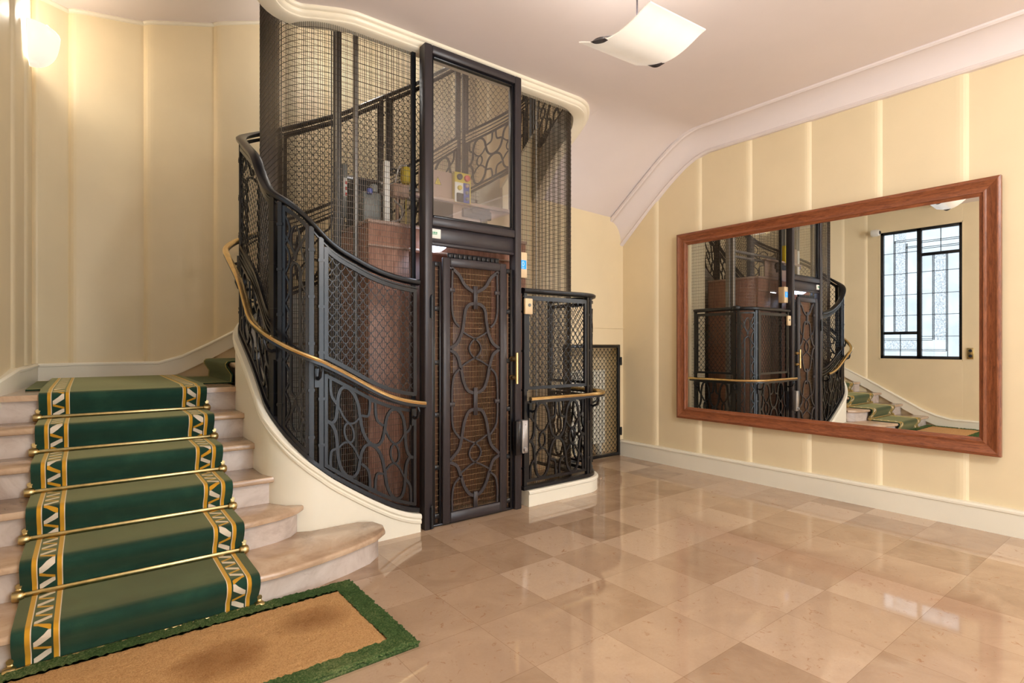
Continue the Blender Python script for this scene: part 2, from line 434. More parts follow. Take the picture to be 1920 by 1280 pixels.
UPPER = [(0, .5), (.05, .51), (.09, .58), (.105, .70), (.115, .83), (.15, .94), (.215, .985), (.285, .955), (.335, .86), (.355, .74), (.385, .61), (.435, .53), (.5, .505)]
def scroll(mb, path, s0, s1, zlo, zhi, w=.021, t=.014, o=0.):
    """the lyre-shaped scrollwork of one lower panel, u across, v upward between the sloping frames"""
    def m(uv): 
        s = s0+(s1-s0)*uv[0]; return (s, zlo(s)+(zhi(s)-zlo(s))*uv[1])
    def draw(pts, ww=w, n=6, oo=0.): szribbon(mb, path, [m(p) for p in catmull(pts, n)], ww, t, o+oo)
    up = UPPER+[(1-u, v) for u, v in UPPER[::-1][1:]]
    draw(up); draw([(u, 1-v) for u, v in up])
    for c in (.235, .765):
        a = [(c-.115, .73), (c-.05, .635), (c+.03, .585), (c+.055, .5), (c+.03, .415), (c-.05, .365), (c-.115, .27)]
        draw(a, w*.62, oo=.004); draw([(2*c-u, v) for u, v in a], w*.62, oo=-.004)
    for q in (lambda p: p, lambda p: (p[0], 1-p[1])):
        draw([q(p) for p in [(.47, .985), (.468, .92), (.462, .85), (.44, .79), (.372, .765)]], w*.8)
        draw([q(p) for p in [(.53, .985), (.532, .92), (.538, .85), (.56, .79), (.628, .765)]], w*.8)
        draw([q(p) for p in [(.455, .99), (.5, .99), (.545, .99)]], w)
        draw([q(p) for p in [(.035, .99), (.036, .88), (.05, .8), (.108, .74)]], w*.8)
        draw([q(p) for p in [(.965, .99), (.964, .88), (.95, .8), (.892, .74)]], w*.8)

def frame_sz(mb, path, s0, s1, zlo, zhi, w=.022, t=.02, o=0.):
    sa, sb = min(s0, s1), max(s0, s1)
    for zf in (zlo, zhi): szribbon(mb, path, [(s, zf(s)) for s in srange(sa, sb)], w, t, o)
    for s in (sa, sb): bar(mb, path, s, zlo(s)-w/2, zhi(s)+w/2, w, t, o)

def flat_panel(parent, path, s0, s1, fs, fm, ft, tube_bars=False):
    """one wide bay: scale-mesh panel above the handrail, scrollwork panel under it"""
    lo1 = lambda s: fm(s)+.035; hi1 = lambda s: ft(s)-.062
    lo2 = lambda s: fs(s)+.062; hi2 = lambda s: fm(s)-.085
    a = MB(); frame_sz(a, path, s0, s1, lo1, hi1, .026, .022); pa = a.build('mesh_panel', M['iron'], parent)
    b = MB(); scales(b, path, s0, s1, lo1, hi1); b.build('scale_mesh', M['iron'], pa)
    c = MB(); frame_sz(c, path, s0, s1, lo2, hi2, .022, .02); pc = c.build('scroll_panel', M['iron'], parent)
    d = MB(); scroll(d, path, s0+.008, s1-.008 if s1 > s0 else s1+.008, lo2, hi2); d.build('scrollwork', M['iron'], pc)
def corner_panel(parent, path, s0, s1, fs, ft):
    """narrow rounded bay: a long loop between rows of scallops, a ring above and below"""
    sa, sb = min(s0, s1), max(s0, s1); c = (sa+sb)/2; hw = (sb-sa)*.2
    lo = lambda s: fs(s)+.05; hi = lambda s: ft(s)-.05
    a = MB(); frame_sz(a, path, sa, sb, lo, hi, .02, .02); pa = a.build('corner_panel', M['iron'], parent)
    m = MB(); z0 = lo(c)+.28; z1 = hi(c)-.30
    pts = [(c+hw*math.cos(x), z1-.05+.05*math.sin(x)) for x in np.linspace(0, PI, 9)]+[(c+hw*math.cos(x), z0+.05+.05*math.sin(x)) for x in np.linspace(PI, 2*PI, 9)]
    szribbon(m, path, pts, .014, .016, 0., loop=True)
    for zc in (lo(c)+.14, hi(c)-.15):
        szribbon(m, path, [(c+hw*.95*math.cos(x), zc+.085*math.sin(x)) for x in np.linspace(0, 2*PI, 22, endpoint=False)], .011, .016, 0., loop=True)
    for side, s in ((1, sa), (-1, sb)):
        k = max(4, int((hi(s)-lo(s)-.1)/.17)); hh = (hi(s)-lo(s)-.08)/k
        for i in range(k):
            zb = lo(s)+.04+i*hh
            szribbon(m, path, [(s+side*hw*1.25*math.sin(PI*x)**.8, zb+hh*x) for x in np.linspace(0, 1, 12)], .010, .014)
    for zc, q in ((z1+.02, 1), (z0-.02, -1)):
        szribbon(m, path, catmull([(sa, zc+q*.17), (c-hw*.4, zc+q*.06), (c, zc+q*.0), (c+hw*.4, zc+q*.06), (sb, zc+q*.17)], 6), .012, .016)
    m.build('scrollwork', M['iron'], pa)
def post(parent, path, s, z0, z1, w=.03, t=.03, name='post'):
    a = MB(); bar(a, path, s, z0, z1, w, t); 
    for k in range(5):
        z = z0+(z1-z0)*(k+.5)/5; bar(a, path, s, z-.009, z+.009, w*1.35, t*1.25)
    return a.build(name, M['iron'], parent)

# ------------------------------------------------------------------ the setting
XR, XL, YF, YB2 = 5.2, -.75, -2.5, 4.52
H = 3.6; TOP = 5.9
def zc(y, x=5.):
    a_ = float(np.interp(y, [3.38, 3.5, 3.65, 3.85, 4.1, 4.6], [3.6, 3.575, 3.51, 3.385, 3.2, 2.82]))
    b_ = float(np.interp(y, [3.62, 3.75, 3.9, 4.05, 4.2, 4.26, 4.6], [3.6, 3.585, 3.53, 3.45, 3.345, 3.28, 2.82]))
    k = min(1., max(0., (x-3.7)/1.25)); return b_*(1-k)+a_*k

a = MB(); a.box(-1., YF-.2, -.12, XR+.1, 6.8, 0); struct(a.build('floor', M['floor'], None, False))

def ridge_profile(p0, p1, q, amp=.022):
    """plan points of one pillowed wall panel from p0 to p1 (q = into the room)"""
    p0, p1, q = map(lambda x: np.array(x, float), (p0, p1, q)); d = p1-p0; out = []
    for t, h in ((0, 0), (.012, .22), (.03, .55), (.055, .82), (.09, .97), (.13, 1), (.3, .84), (.6, .46), (.85, .12), (.985, 0)):
        out.append(p0+d*t+q*h*amp)
    return out
def wall_strip(mb, plan, z0, z1, holes=()):
    """vertical wall over plan points; holes = (axis, lo, hi, zlo, zhi)"""
    for p, q in zip(plan[:-1], plan[1:]):
        zz = [(z0, z1)]
        for ax, lo, hi, zl, zh in holes:
            m = (p[ax]+q[ax])/2
            if lo < m < hi: zz = [(z0, zl), (zh, z1)]
        for a_, b_ in zz:
            mb.add([(p[0], p[1], a_), (q[0], q[1], a_), (q[0], q[1], b_), (p[0], p[1], b_)], [(0, 1, 2, 3)])

# right wall, fluted
RID = [3.986-.563*k for k in range(12)]
plan = []
edges = sorted([r for r in RID if r > YF]+[YF, 4.53])
for y0, y1 in zip(edges[:-1], edges[1:]): plan += ridge_profile((XR, y0), (XR, y1), (-1, 0))
plan.append((XR, 6.75)); a = MB(); wall_strip(a, plan, 0, TOP)
struct(a.build('wall_right', M['wall'], None, True, 50))
# left wall with the leaded window
WY0, WY1, WZ0, WZ1 = 2.575, 3.725, 1.11, 3.31
plan = []; edges = [YF, -1.945, -1.38, -.815, -.25, .315, .88, 1.445, 2.01, 2.575, 3.15, 3.725]
for y0, y1 in zip(edges[:-1], edges[1:]):
    pr = ridge_profile((XL, y0), (XL, y1), (1, 0))
    if 2.5 < y0 < 3.7: pr = [(XL+.001, y0), ((XL+.001), (y0+y1)/2)]
    plan += pr
plan.append((XL+.001, 3.725)); plan.append((XL, 3.92))
for p0, p1 in (((-.75, 3.92), (-.65, 4.26)), ((-.65, 4.26), (-.47, 4.60)), ((-.47, 4.6), (-.42, 5.07)), ((-.42, 5.07), (-.39, 5.64)), ((-.39, 5.64), (-.38, 6.21))):
    plan += ridge_profile(p0, p1, (1, 0), .02)
plan.append((-.38, 6.21))
LEFT_PLAN = plan
a = MB(); wall_strip(a, plan, 0, TOP, [(1, WY0, WY1, WZ0, WZ1)])
struct(a.build('wall_left', M['wall'], None, True, 50))
a = MB()                                                               # the plain wall below the window recess, front of the reveal
a.box(XL-.16, WY0-.01, WZ0-.02, XL+.004, WY1+.01, WZ0); a.box(XL-.16, WY0-.01, WZ1, XL+.004, WY1+.01, WZ1+.02)
a.box(XL-.16, WY0-.02, WZ0-.02, XL+.004, WY0, WZ1+.02); a.box(XL-.16, WY1, WZ0-.02, XL+.004, WY1+.02, WZ1+.02)
struct(a.build('trim_3', M['wall'], None, False))
# back wall of the staircase, fluted
plan = []
bk = [(-.38, 6.21), (-.14, 6.38), (.43, 6.46), (1.04, 6.46), (1.62, 6.46), (2.2, 6.46), (2.78, 6.46), (3.36, 6.46), (3.94, 6.46), (4.52, 6.46), (5.2, 6.46)]
for p0, p1 in zip(bk[:-1], bk[1:]):
    d = np.array(p1)-np.array(p0); n = np.array([d[1], -d[0]]); n /= np.linalg.norm(n)
    plan += ridge_profile(p0, p1, n, .03)
plan.append(bk[-1]); BACK_PLAN = plan
a = MB(); wall_strip(a, plan, 0, TOP); struct(a.build('wall_back', M['wall'], None, True, 50))
# wall with the low gate, right of the cage, its opening, and the cupboard behind it
GX0, GX1, GZ = 4.2, 5.145, 1.352
a = MB()
a.box(3.9, YB2, GZ, XR, YB2+.06, 2.95); a.box(3.9, YB2, 0, GX0, YB2+.06, GZ); a.box(GX1, YB2, 0, XR, YB2+.06, GZ)
a.box(3.9, YB2+.06, 0, 3.96, 5.04, 2.95)
a.box(3.9, 4.80, 0, XR, 4.84, 1.4); a.box(3.9, 5.04, 0, XR, 5.08, 2.95)
a.prism([(3.36, YB2), (3.9, YB2), (3.9, YB2+.05), (3.36, YB2+.05)], 0, 2.96)
a.add([(x, y, z) for y in (YB2, YB2+.05) for x, z in ((3.36, 2.96), (3.9, 2.96), (3.9, 3.78))], [(0, 1, 2), (3, 5, 4), (0, 2, 5, 3), (1, 4, 5, 2), (0, 3, 4, 1)])
struct(a.build('wall_gate', M['wall'], None, False))
a = MB(); a.box(4.56, YB2-.012, 1.545, XR, YB2+.001, 1.555); a.box(3.9, YB2-.012, 1.545, 4.56, YB2+.001, 1.555)
struct(a.build('trim_4', M['wall'], None, False))
# street wall behind the viewer, with an unseen glazed double door added to let in fill daylight
DX0, DX1, DZ = .7, 3.9, 2.95
a = MB()
a.box(-1., YF-.12, 0, DX0, YF, TOP); a.box(DX1, YF-.12, 0, XR+.1, YF, TOP); a.box(DX0, YF-.12, DZ, DX1, YF, TOP)
struct(a.build('wall_front', M['wall'], None, False))
a = MB()
for x in (DX0, 1.48, 2.25, 3.05, DX1-.06): a.rbox(x, YF-.1, 0, x+.06, YF-.02, DZ)
for z in (0, 1.0, 2.25, DZ-.06): a.rbox(DX0, YF-.09, z, DX1, YF-.03, z+.06)
d1 = struct(a.build('door_1', M['iron'], None, True))
a = MB(); a.box(DX0, YF-.064, .05, DX1, YF-.058, DZ-.04); a.build('door_glass', M['doorglass'], d1, False)
# upper closing slab of the stairwell
a = MB(); a.box(-1., YF-.12, TOP, XR+.1, 6.8, TOP+.1)
struct(a.build('roof', M['ceiling'], None, False))

# lobby ceiling: flat, then sweeping down to the gate wall; its edge is cut round the cage
_c = catmull([(-1., 2.75), (.2, 2.95), (.62, 3.22), (.86, 3.58), (.99, 3.745), (1.12, 3.775), (1.24, 3.72), (1.45, 3.64), (1.8, 3.64)], 10)
XE = [p[0] for p in _c]; YE = [p[1] for p in _c]
def yedge(x):
    if x < 1.45: return float(np.interp(x, XE, YE))
    if x <= 3.5: return 3.64
    if x <= 3.85: return 3.99-math.sqrt(max(0, .35**2-(x-3.5)**2))
    return 4.56
xs = list(np.linspace(-1., .3, 4))+list(np.linspace(.4, 1.5, 34))+[2, 2.7, 3.2]+list(np.linspace(3.5, 3.85, 14))+[3.8501]+list(np.linspace(3.9, 5.22, 12))
def ys_for(x):
    if x > 3.85: return [YF-.1, 0, 1., 2., 2.7]+list(np.linspace(3.3, 4.56, 25))
    return [YF-.1, 0, 1., 2., 2.6]+list(np.linspace(2.7, yedge(x), 26))
a = MB(); cols = [[(x, y, zc(y, x) if x > 3.3 else H) for y in ys_for(x)] for x in xs]
nl = xs.index(3.8501)
a.loft(cols[:nl], closed=False, caps=False); a.loft(cols[nl:], closed=False, caps=False)
struct(a.build('ceiling', M['ceiling'], None, True, 60))
# soffit of the upper flight over the landing, rising to the right
def z_sof(x): return float(np.interp(x, [-1, -.38, -.1, .43, 1.03, 1.57, 3.9, 5.3], [4.33, 4.33, 4.38, 4.50, 4.70, 4.92, 5.6, 5.75]))
a = MB(); rows = []
for x in np.linspace(-1.0, .86, 12): rows.append([(x, y, z_sof(x)) for y in (2.7, 3.4, 4.0, 4.6, 5.1, 5.6, 6.5)])
a.loft(rows, closed=False, caps=False)
rows = [[(x, y, z_sof(x)) for y in (5.12, 5.6, 6.1, 6.5)] for x in np.linspace(.86, 3.2, 12)]
a.loft(rows, closed=False, caps=False)
a.add([(-1, 2.7, H), (.86, 2.7, H), (.86, 2.7, z_sof(.86)), (-1, 2.7, z_sof(-1))], [(0, 1, 2, 3)])
struct(a.build('ceiling_landing', M['ceiling'], None, True, 50))
# white bead where that soffit meets the walls
a = MB(); pts = [np.array((p[0], p[1], z_sof(p[0])-.012)) for p in LEFT_PLAN if p[1] > 4.1]+[np.array((p[0], p[1], z_sof(p[0])-.012)) for p in BACK_PLAN if p[0] < 3.2]
a.tube(pts, .022, 8); struct(a.build('trim_5', M['moulding'], None))

# plaster cove along the right wall
a = MB(); rings = []
for y in [YF-.05]+list(np.linspace(-1, 3.2, 6))+list(np.linspace(3.25, 4.56, 18)):
    zt = zc(y+.04)-.002; x0 = XR-.2
    dz = float(np.interp(y, [3.3, 3.9, 4.56], [.19, .20, .26]))
    ring = [(x0-.028, y, zt+.02), (x0-.028, y, zt-.012), (x0-.014, y, zt-.024), (x0+.004, y, zt-.020)]
    for k in range(8):
        th = k/7*PI/2; ring.append((x0+.004+(XR-.045-x0)*math.sin(th)**1.2, y, zt-.02-(dz-.02)*(1-math.cos(th))))
    ring += [(XR-.05, y, zt-dz-.008), (XR-.056, y, zt-dz-.022), (XR-.04, y, zt-dz-.036), (XR+.02, y, zt-dz-.036), (XR+.02, y, zt+.02)]
    rings.append(ring)
a.loft(rings); struct(a.build('trim_1', M['ceiling'], None, True, 40))
# ivory moulding round the edge of the ceiling opening
edge = [(x, yedge(x)) for x in list(np.linspace(.2, 1.45, 44))+list(np.linspace(1.6, 3.3, 6))+list(np.linspace(3.5, 3.849, 14))]+[(3.85, y) for y in np.linspace(4.05, 4.5, 6)]
a = MB(); rings = []
for i, (x, y) in enumerate(edge):
    p0 = np.array(edge[max(0, i-1)]); p1 = np.array(edge[min(len(edge)-1, i+1)]); T = (p1-p0)/np.linalg.norm(p1-p0); n = np.array([T[1], -T[0]])   # towards the lobby
    zz = zc(y, x) if x > 3.3 else H
    prf = [(.055, .01), (.055, -.012), (.048, -.022), (.034, -.026), (.034, -.036), (.026, -.050), (.012, -.058), (.012, -.068), (0, -.076), (-.10, -.076), (-.10, .25), (-.02, .25), (-.02, .01)]
    rings.append([(x+n[0]*o, y+n[1]*o, zz+dz) for o, dz in prf])
a.loft(rings); struct(a.build('trim_2', M['moulding'], None, True, 50))

# skirtings
def skirting(name, plan_pts, zf, hgt, q=.022, mat='wall_white', nside=1):
    a = MB(); rings = []
    for i, p in enumerate(plan_pts):
        p = np.array(p, float); p0 = np.array(plan_pts[max(0, i-1)]); p1 = np.array(plan_pts[min(len(plan_pts)-1, i+1)])
        T = (p1-p0)/np.linalg.norm(p1-p0); n = np.array([T[1], -T[0]])*nside; z = zf(p)
        rings.append([(p[0]+n[0]*o, p[1]+n[1]*o, z+dz) for o, dz in ((-.05, -.02), (q, -.02), (q, hgt-.03), (q+.008, hgt-.026), (q+.008, hgt-.012), (q-.004, hgt), (-.05, hgt))])
    a.loft(rings); return struct(a.build(name, M[mat], None, True, 40))
skirting('baseboard_right', [(XR-.034, YF), (XR-.034, 1.), (XR-.034, 3), (XR-.034, 4.52)], lambda p: 0., .19, nside=-1)
skirting('baseboard_gate', [(GX1, YB2), (XR, YB2)], lambda p: 0., .19)
R0 = .172; T0 = .305; Y1 = 3.046
YR = [Y1, 3.402, 3.715, 4.02, 4.325, 4.63]                                # riser faces 1..6
ZL = 6*R0
def z_str(p):
    x, y = p
    if y < 6.0 and x < .3: return float(np.interp(y, [2.7, 3.0, 4.35, 4.7, 6.3], [0., .07, .84, ZL, ZL]))
    return float(np.interp(x, [-1, .55, .75, 1.0, 1.3, 4.5], [ZL, ZL, ZL+.06, ZL+.19, ZL+.36, ZL+.36+3.2*.575]))
lp = [(XL+.034, y) for y in (YF, 0, 2, 2.5, 2.7, 2.9, 3.1, 3.4, 3.92)]+[(-.63, 4.26), (-.45, 4.6), (-.40, 5.07), (-.37, 5.64), (-.36, 6.2)]
skirting('baseboard_left', lp, z_str, .155, nside=1)
bp = [(-.36, 6.2), (-.12, 6.36), (.42, 6.43), (.55, 6.43), (.65, 6.43), (.75, 6.43), (.85, 6.43), (1.0, 6.43), (1.15, 6.43), (1.3, 6.43), (2.5, 6.43), (4., 6.43)]
skirting('baseboard_back', bp, z_str, .155)

# window of leaded frosted glass in the left wall
a = MB(); xw = XL-.05
YM = 3.157
for y0, y1 in ((WY0, WY0+.045), (WY1-.045, WY1), (YM-.032, YM+.032)): a.rbox(xw-.03, y0, WZ0, xw+.03, y1, WZ1, .004)
for z0, z1 in ((WZ0, WZ0+.05), (WZ1-.045, WZ1)): a.rbox(xw-.03, WY0, z0, xw+.03, WY1, z1, .004)
a.rbox(xw-.028, YM, 1.525, xw+.028, WY1, 1.575, .004)                    # transom of the far casement
a.rbox(xw-.028, WY0, 2.835, xw+.028, YM, 2.885, .004)                    # transom of the near casement
for z in (1.75, 2.55): a.tube([(xw+.035, WY1-.02, z-.05), (xw+.035, WY1-.02, z+.05)], .012, 8)
w1 = a.build('window_1', M['iron'], None, True); struct(w1)
lead = MB()
def ld(y0, z0, y1, z1): 
    if abs(y0-y1) < 1e-6: lead.box(xw-.008, y0-.004, min(z0, z1), xw+.008, y0+.004, max(z0, z1))
    else: lead.box(xw-.008, min(y0, y1), z0-.004, xw+.008, max(y0, y1), z0+.004)
F0, F1 = YM+.03, WY1-.045; N0, N1 = WY0+.045, YM-.03
for y in (3.53, 3.512, 3.353, 3.335): ld(y, 1.575, y, 3.08 if y < 3.4 else 3.14)
ld(3.53, 3.08, 3.53, 3.265)
for z in (2.93, 2.57, 2.205, 1.852): ld(F0, z, F1, z)
for z in (3.14, 3.115): ld(F0, z, 3.53, z)
for z in (3.02, 3.0): ld(F0, z, 3.353, z)
for z in (1.45, 1.425, 1.27, 1.245): ld(2.79, z, F1, z) if z < 1.4 else ld(2.976, z, F1, z)
ld(3.434, 1.16, 3.434, 1.525)
for y in (2.976, 2.958, 2.792, 2.775): ld(y, 1.24 if y < 2.9 else 1.43, y, 2.835)
ld(2.775, 1.16, 2.775, 1.25)
for z in (2.573, 2.205, 1.852, 1.49): ld(N0, z, N1, z)
for z in (3.09, 3.065, 2.985, 2.96): ld(N0, z, N1, z)
ld(2.865, 2.885, 2.865, 3.265)
lead.build('lead_came', M['black'], w1, False)
a = MB()
for y0, y1, z0, z1 in ((F0-.02, 3.353, 1.56, 3.28), (3.512, F1+.02, 1.56, 3.28), (N0-.02, 2.792, 1.13, 2.85), (2.958, N1+.02, 1.13, 2.85), (N0-.02, N1+.02, 2.87, 3.28), (F0-.02, F1+.02, 1.13, 1.27), (F0-.02, F1+.02, 1.425, 1.54), (2.792, 2.958, 1.13, 1.43)):
    a.box(xw-.004, y0, z0, xw+.002, y1, z1)
a.build('frosted_pane', M['frost'], w1, False)
a = MB()
for y0, y1, z0, z1 in ((3.353, 3.512, 1.56, 3.28), (2.792, 2.958, 1.43, 2.85), (F0-.02, F1+.02, 1.27, 1.425)): a.box(xw-.004, y0, z0, xw+.002, y1, z1)
a.build('hammered_pane', M['hammered'], w1, False)

# ------------------------------------------------------------------ staircase
st = thing('staircase', 'beige marble staircase climbing past the lift cage to a landing', 'staircase', (.25, 3.05, 0))
XS = .89                                                               # face of the inner string
def tread_poly(pts): return pts
def nosed(poly, z, name):
    """slab 32 mm thick with a rounded front edge along the whole outline"""
    a = MB(); n = len(poly); P = np.array(poly, float); c = P.mean(0); rings = []
    def inset(d):
        out = []
        for i in range(n):
            p0, p, p1 = P[i-1], P[i], P[(i+1) % n]
            t0 = (p-p0)/np.linalg.norm(p-p0); t1 = (p1-p)/np.linalg.norm(p1-p)
            nn = np.array([-(t0+t1)[1], (t0+t1)[0]]); nn /= (np.linalg.norm(nn)+1e-9); out.append(p+nn*d)
        return out
    for d, dz in ((.010, -.036), (.002, -.031), (0, -.018), (.003, -.006), (.012, 0)):
        rings.append([(q[0], q[1], z+dz) for q in inset(d)])
    a.loft(rings); a.build(name, M['tread'], st, True, 45)
t1 = [(-.72, 3.0), (.2, 2.998), (.776, 2.998), (1.015, 3.045), (1.226, 3.11), (1.40, 3.185), (1.505, 3.28), (1.535, 3.38), (1.51, 3.48), (1.42, 3.535), (1.12, 3.545), (1.0, 3.60), (-.72, 3.60)]
nosed(t1, R0, 'tread')
t2 = [(-.72, 3.362), (.3, 3.36), (.6, 3.365), (.75, 3.38), (.9, 3.412), (1.01, 3.468), (1.075, 3.545), (.99, 3.60), (.93, 3.7), (.90, 3.9), (-.72, 3.9)]
nosed(t2, 2*R0, 'tread')
def xin(y): return .905 if y > 3.8 else .93
for k in (3, 4, 5):
    yf = YR[k-1]-.045; nosed([(-.66 if k == 3 else -.58 if k == 4 else -.5, yf), (xin(yf), yf), (.90, yf+.4), (-.6 if k < 5 else -.48, yf+.4)], k*R0, 'tread')
ra = MB(); ra.prism([(-.46, YR[5]-.045), (.905, YR[5]-.045), (.9, 4.9), (1.0, 6.42), (-.10, 6.40), (-.34, 6.2), (-.40, 5.2)], ZL-.036, ZL); ra.build('landing_slab', M['tread'], st, False)
def riser(poly, z0, z1):
    a = MB(); a.prism(poly, z0, z1); a.build('riser', M['riser'], st, True)
def off(poly, d):
    n = len(poly); P = np.array(poly, float); out = []
    for i in range(n):
        p0, p, p1 = P[max(0, i-1)], P[i], P[min(n-1, i+1)]; t = (p1-p0)/np.linalg.norm(p1-p0); out.append((p[0]-t[1]*d, p[1]+t[0]*d))
    return out
f1 = off(t1[:9], .045); riser(f1+[(1.4, 3.545), (-.72, 3.545)], 0, R0-.03)
f2 = off(t2[:7], .042); riser(f2+[(.97, 3.6), (-.72, 3.6)], R0-.002, 2*R0-.03)
for k in (3, 4, 5, 6): riser([(-.66, YR[k-1]), (.92, YR[k-1]), (.92, YR[k-1]+.1), (-.66, YR[k-1]+.1)] if k < 5 else [(-.47, YR[k-1]), (.9, YR[k-1]), (.9, YR[k-1]+.1), (-.47, YR[k-1]+.1)], (k-1)*R0-.002, k*R0-.03)
# second flight climbing to the right behind the cage
for k in range(9):
    x0 = .97+.305*k; z = ZL+(k+1)*R0; y0 = 4.72 if k == 0 else 5.05 if k > 1 else 4.95
    xb = x0-.02 if k else .93
    nosed([(xb-.02, y0), (x0+.36, y0), (x0+.36, 6.44), (x0+.03, 6.44)][::1], z, 'tread')
    riser([(xb+.025, y0), (xb+.1, y0), (x0+.15, 6.44), (x0+.075, 6.44)], z-R0-.002, z-.03)
a = MB(); a.box(3.7, 5.09, ZL+9*R0-.2, XR-.03, 6.42, ZL+9*R0); a.build('upper_landing', M['tread'], st, False)
# white string wall under the balustrade, following the stair all the way round to the gate wall
a = MB(); rings = []
for s in np.concatenate([srange(0, 1.2, .03), srange(1.23, 4.80, .06)]):
    z = z_s(s)
    rings.append([B.p(s, dz if dz < 0.01 else z+dz-1, o) for o, dz in ((-.045, 0), (.04, 0), (.04, 1-.075), (.052, 1-.068), (.055, 1-.052), (.048, 1-.04), (.058, 1-.028), (.058, 1-.012), (.05, 1), (-.05, 1))])
a.loft(rings); a.build('string_wall', M['wall_white'], st, True, 40)

# --- runner carpet on the first flight
def carpet(name, prof_yz, x0, x1, mat, parent=None, th=.011):
    """strip with thickness; UV in metres"""
    a = MB(); P = [np.array(p, float) for p in prof_yz]; m = len(P); xc = (x0+x1)/2
    L = np.concatenate([[0], np.cumsum([np.linalg.norm(P[i+1]-P[i]) for i in range(m-1)])])
    nrm = []
    for i in range(m):
        T = P[min(i+1, m-1)]-P[max(i-1, 0)]; T /= np.linalg.norm(T); nrm.append(np.array([T[1], -T[0]]))
    for i in range(m):
        up = P[i]-nrm[i]*th
        for x in (x0, x1):
            b = a.add([(x, up[0], up[1])], []); a.uv[b] = (x-xc, L[i])
        for x in (x0, x1):
            b = a.add([(x, P[i][0], P[i][1])], []); a.uv[b] = (x-xc, L[i])
    for i in range(m-1):
        q = i*4; r = q+4
        a.f += [(q, q+1, r+1, r), (q+2, r+2, r+3, q+3), (q, r, r+2, q+2), (q+1, q+3, r+3, r+1)]; a.mi += [0]*4
    a.f += [(0, 2, 3, 1), ((m-1)*4, (m-1)*4+1, (m-1)*4+3, (m-1)*4+2)]; a.mi += [0, 0]
    return a
RC = .222
pf = [(6.24, ZL+.016), (5.4, ZL+.016), (4.75, ZL+.014)]
for k in range(6, 0, -1):
    yn = YR[k-1]-.045 if k > 1 else 2.998; z = k*R0; yr = YR[k-1]
    pf += [(yn+.10, z+.003), (yn+.035, z+.003), (yn+.012, z+.001), (yn-.002, z-.006), (yn-.006, z-.018), (yn-.004, z-.034), (yn+.004, z-.055), (yr-.010, z-.10), (yr-.003, z-R0+.03)]
    if k > 1: pf += [(yr-.012, z-R0+.006), (yr-.05, z-R0+.003)]
    else: pf += [(yr-.004, .022)]
run = carpet('stair_runner', pf[::-1], RC-RUN_HALF, RC+RUN_HALF, M['runner'])
tag(run.build('stair_runner', M['runner'], None, True, 60), 'green runner carpet with yellow stripes and zigzag border down the marble steps', 'carpet')
# --- plainer carpet across the landing, turning up the second flight
a = MB()
def strip(mb, pts, n0, n1, half):
    """pts: (x, z) centre line going +X; n0/n1: y range"""
    P = [np.array(p, float) for p in pts]; L = np.concatenate([[0], np.cumsum([np.linalg.norm(P[i+1]-P[i]) for i in range(len(P)-1)])])
    yc = (n0+n1)/2; sc = half*2/(n1-n0); b0 = len(mb.v)
    for i, p in enumerate(P):
        T = P[min(i+1, len(P)-1)]-P[max(i-1, 0)]; T /= np.linalg.norm(T); nn = np.array([-T[1], T[0]])
        for e in (.010, 0.):
            for y in (n0, n1):
                q = p+nn*e; sk = float(np.interp(q[0], [.6, .95, 1.3], [0, 0, 0]))
                b = mb.add([(q[0]+sk, y, q[1])], []); mb.uv[b] = ((y-yc)*sc, L[i])
    for i in range(len(P)-1):
        q = b0+i*4; r = q+4
        mb.f += [(q, r, r+1, q+1), (q+2, q+3, r+3, r+2), (q, q+2, r+2, r), (q+1, r+1, r+3, q+3)]; mb.mi += [0]*4
    q = b0+(len(P)-1)*4; mb.f += [(b0, b0+1, b0+3, b0+2), (q, q+2, q+3, q+1)]; mb.mi += [0, 0]
pts = [(-.34, ZL+.001), (.3, ZL+.001), (.85, ZL+.001)]
for k in range(9):
    x0 = .97+.305*k; z = ZL+(k+1)*R0; xn = x0-.06
    pts += [(x0-.03, z-R0+.003), (x0-.022, z-.1), (xn-.002, z-.035), (xn-.006, z-.015), (xn+.004, z-.001), (xn+.03, z+.003), (xn+.2, z+.003)]
strip(a, pts, 5.0, 6.10, .55)
tag(a.build('landing_carpet', M['landing_runner'], None, True, 60), 'plain green carpet with thin yellow edging lying across the landing and up the next flight', 'carpet')

# --- stair rods
def make_rod(loc, label):
    t = thing('stair_rod', label, 'stair rod', loc, 'brass rods across the stair runner')
    a = MB(); x0, x1 = loc[0]-.475, loc[0]+.475; y, z = loc[1], loc[2]
    a.rbox(x0, y-.006, z-.0125, x1, y+.004, z+.0125, .003); a.build('rod', M['oldbrass'], t)
    for s, x in ((-1, x0), (1, x1)):
        b = MB(); b.lathe([(.014, -.026), (.023, -.022), (.026, -.006), (.026, .008), (.020, .019), (.006, .025)], (x, y, z), 'X', 16)
        b.rbox(x-.011, y+.004, z-.03, x+.011, y+.016, z+.032, .003)
        b.lathe([(.012, -.004), (.012, .003), (.009, .004)], (x, y+.008, z+.042), 'Y', 12)
        b.build('bracket', M['oldbrass'], t)
    return t
names = ['lowest', 'second', 'third', 'fourth', 'fifth', 'topmost']
r0 = None
for k in range(6):
    loc = (RC, YR[k]-.026, k*R0+(.026 if k else .014))
    lab = ('lowest brass stair rod, on the floor behind the doormat' if k == 0 else
           'topmost brass stair rod, under the edge of the landing' if k == 5 else
           'brass stair rod, %s from the bottom, at the back of the %s step' % (['second', 'third', 'fourth', 'fifth'][k-1], ['first', 'second', 'third', 'fourth'][k-1]))
    if r0 is None: r0 = make_rod(loc, lab)
    else: dup(r0, loc, lab)

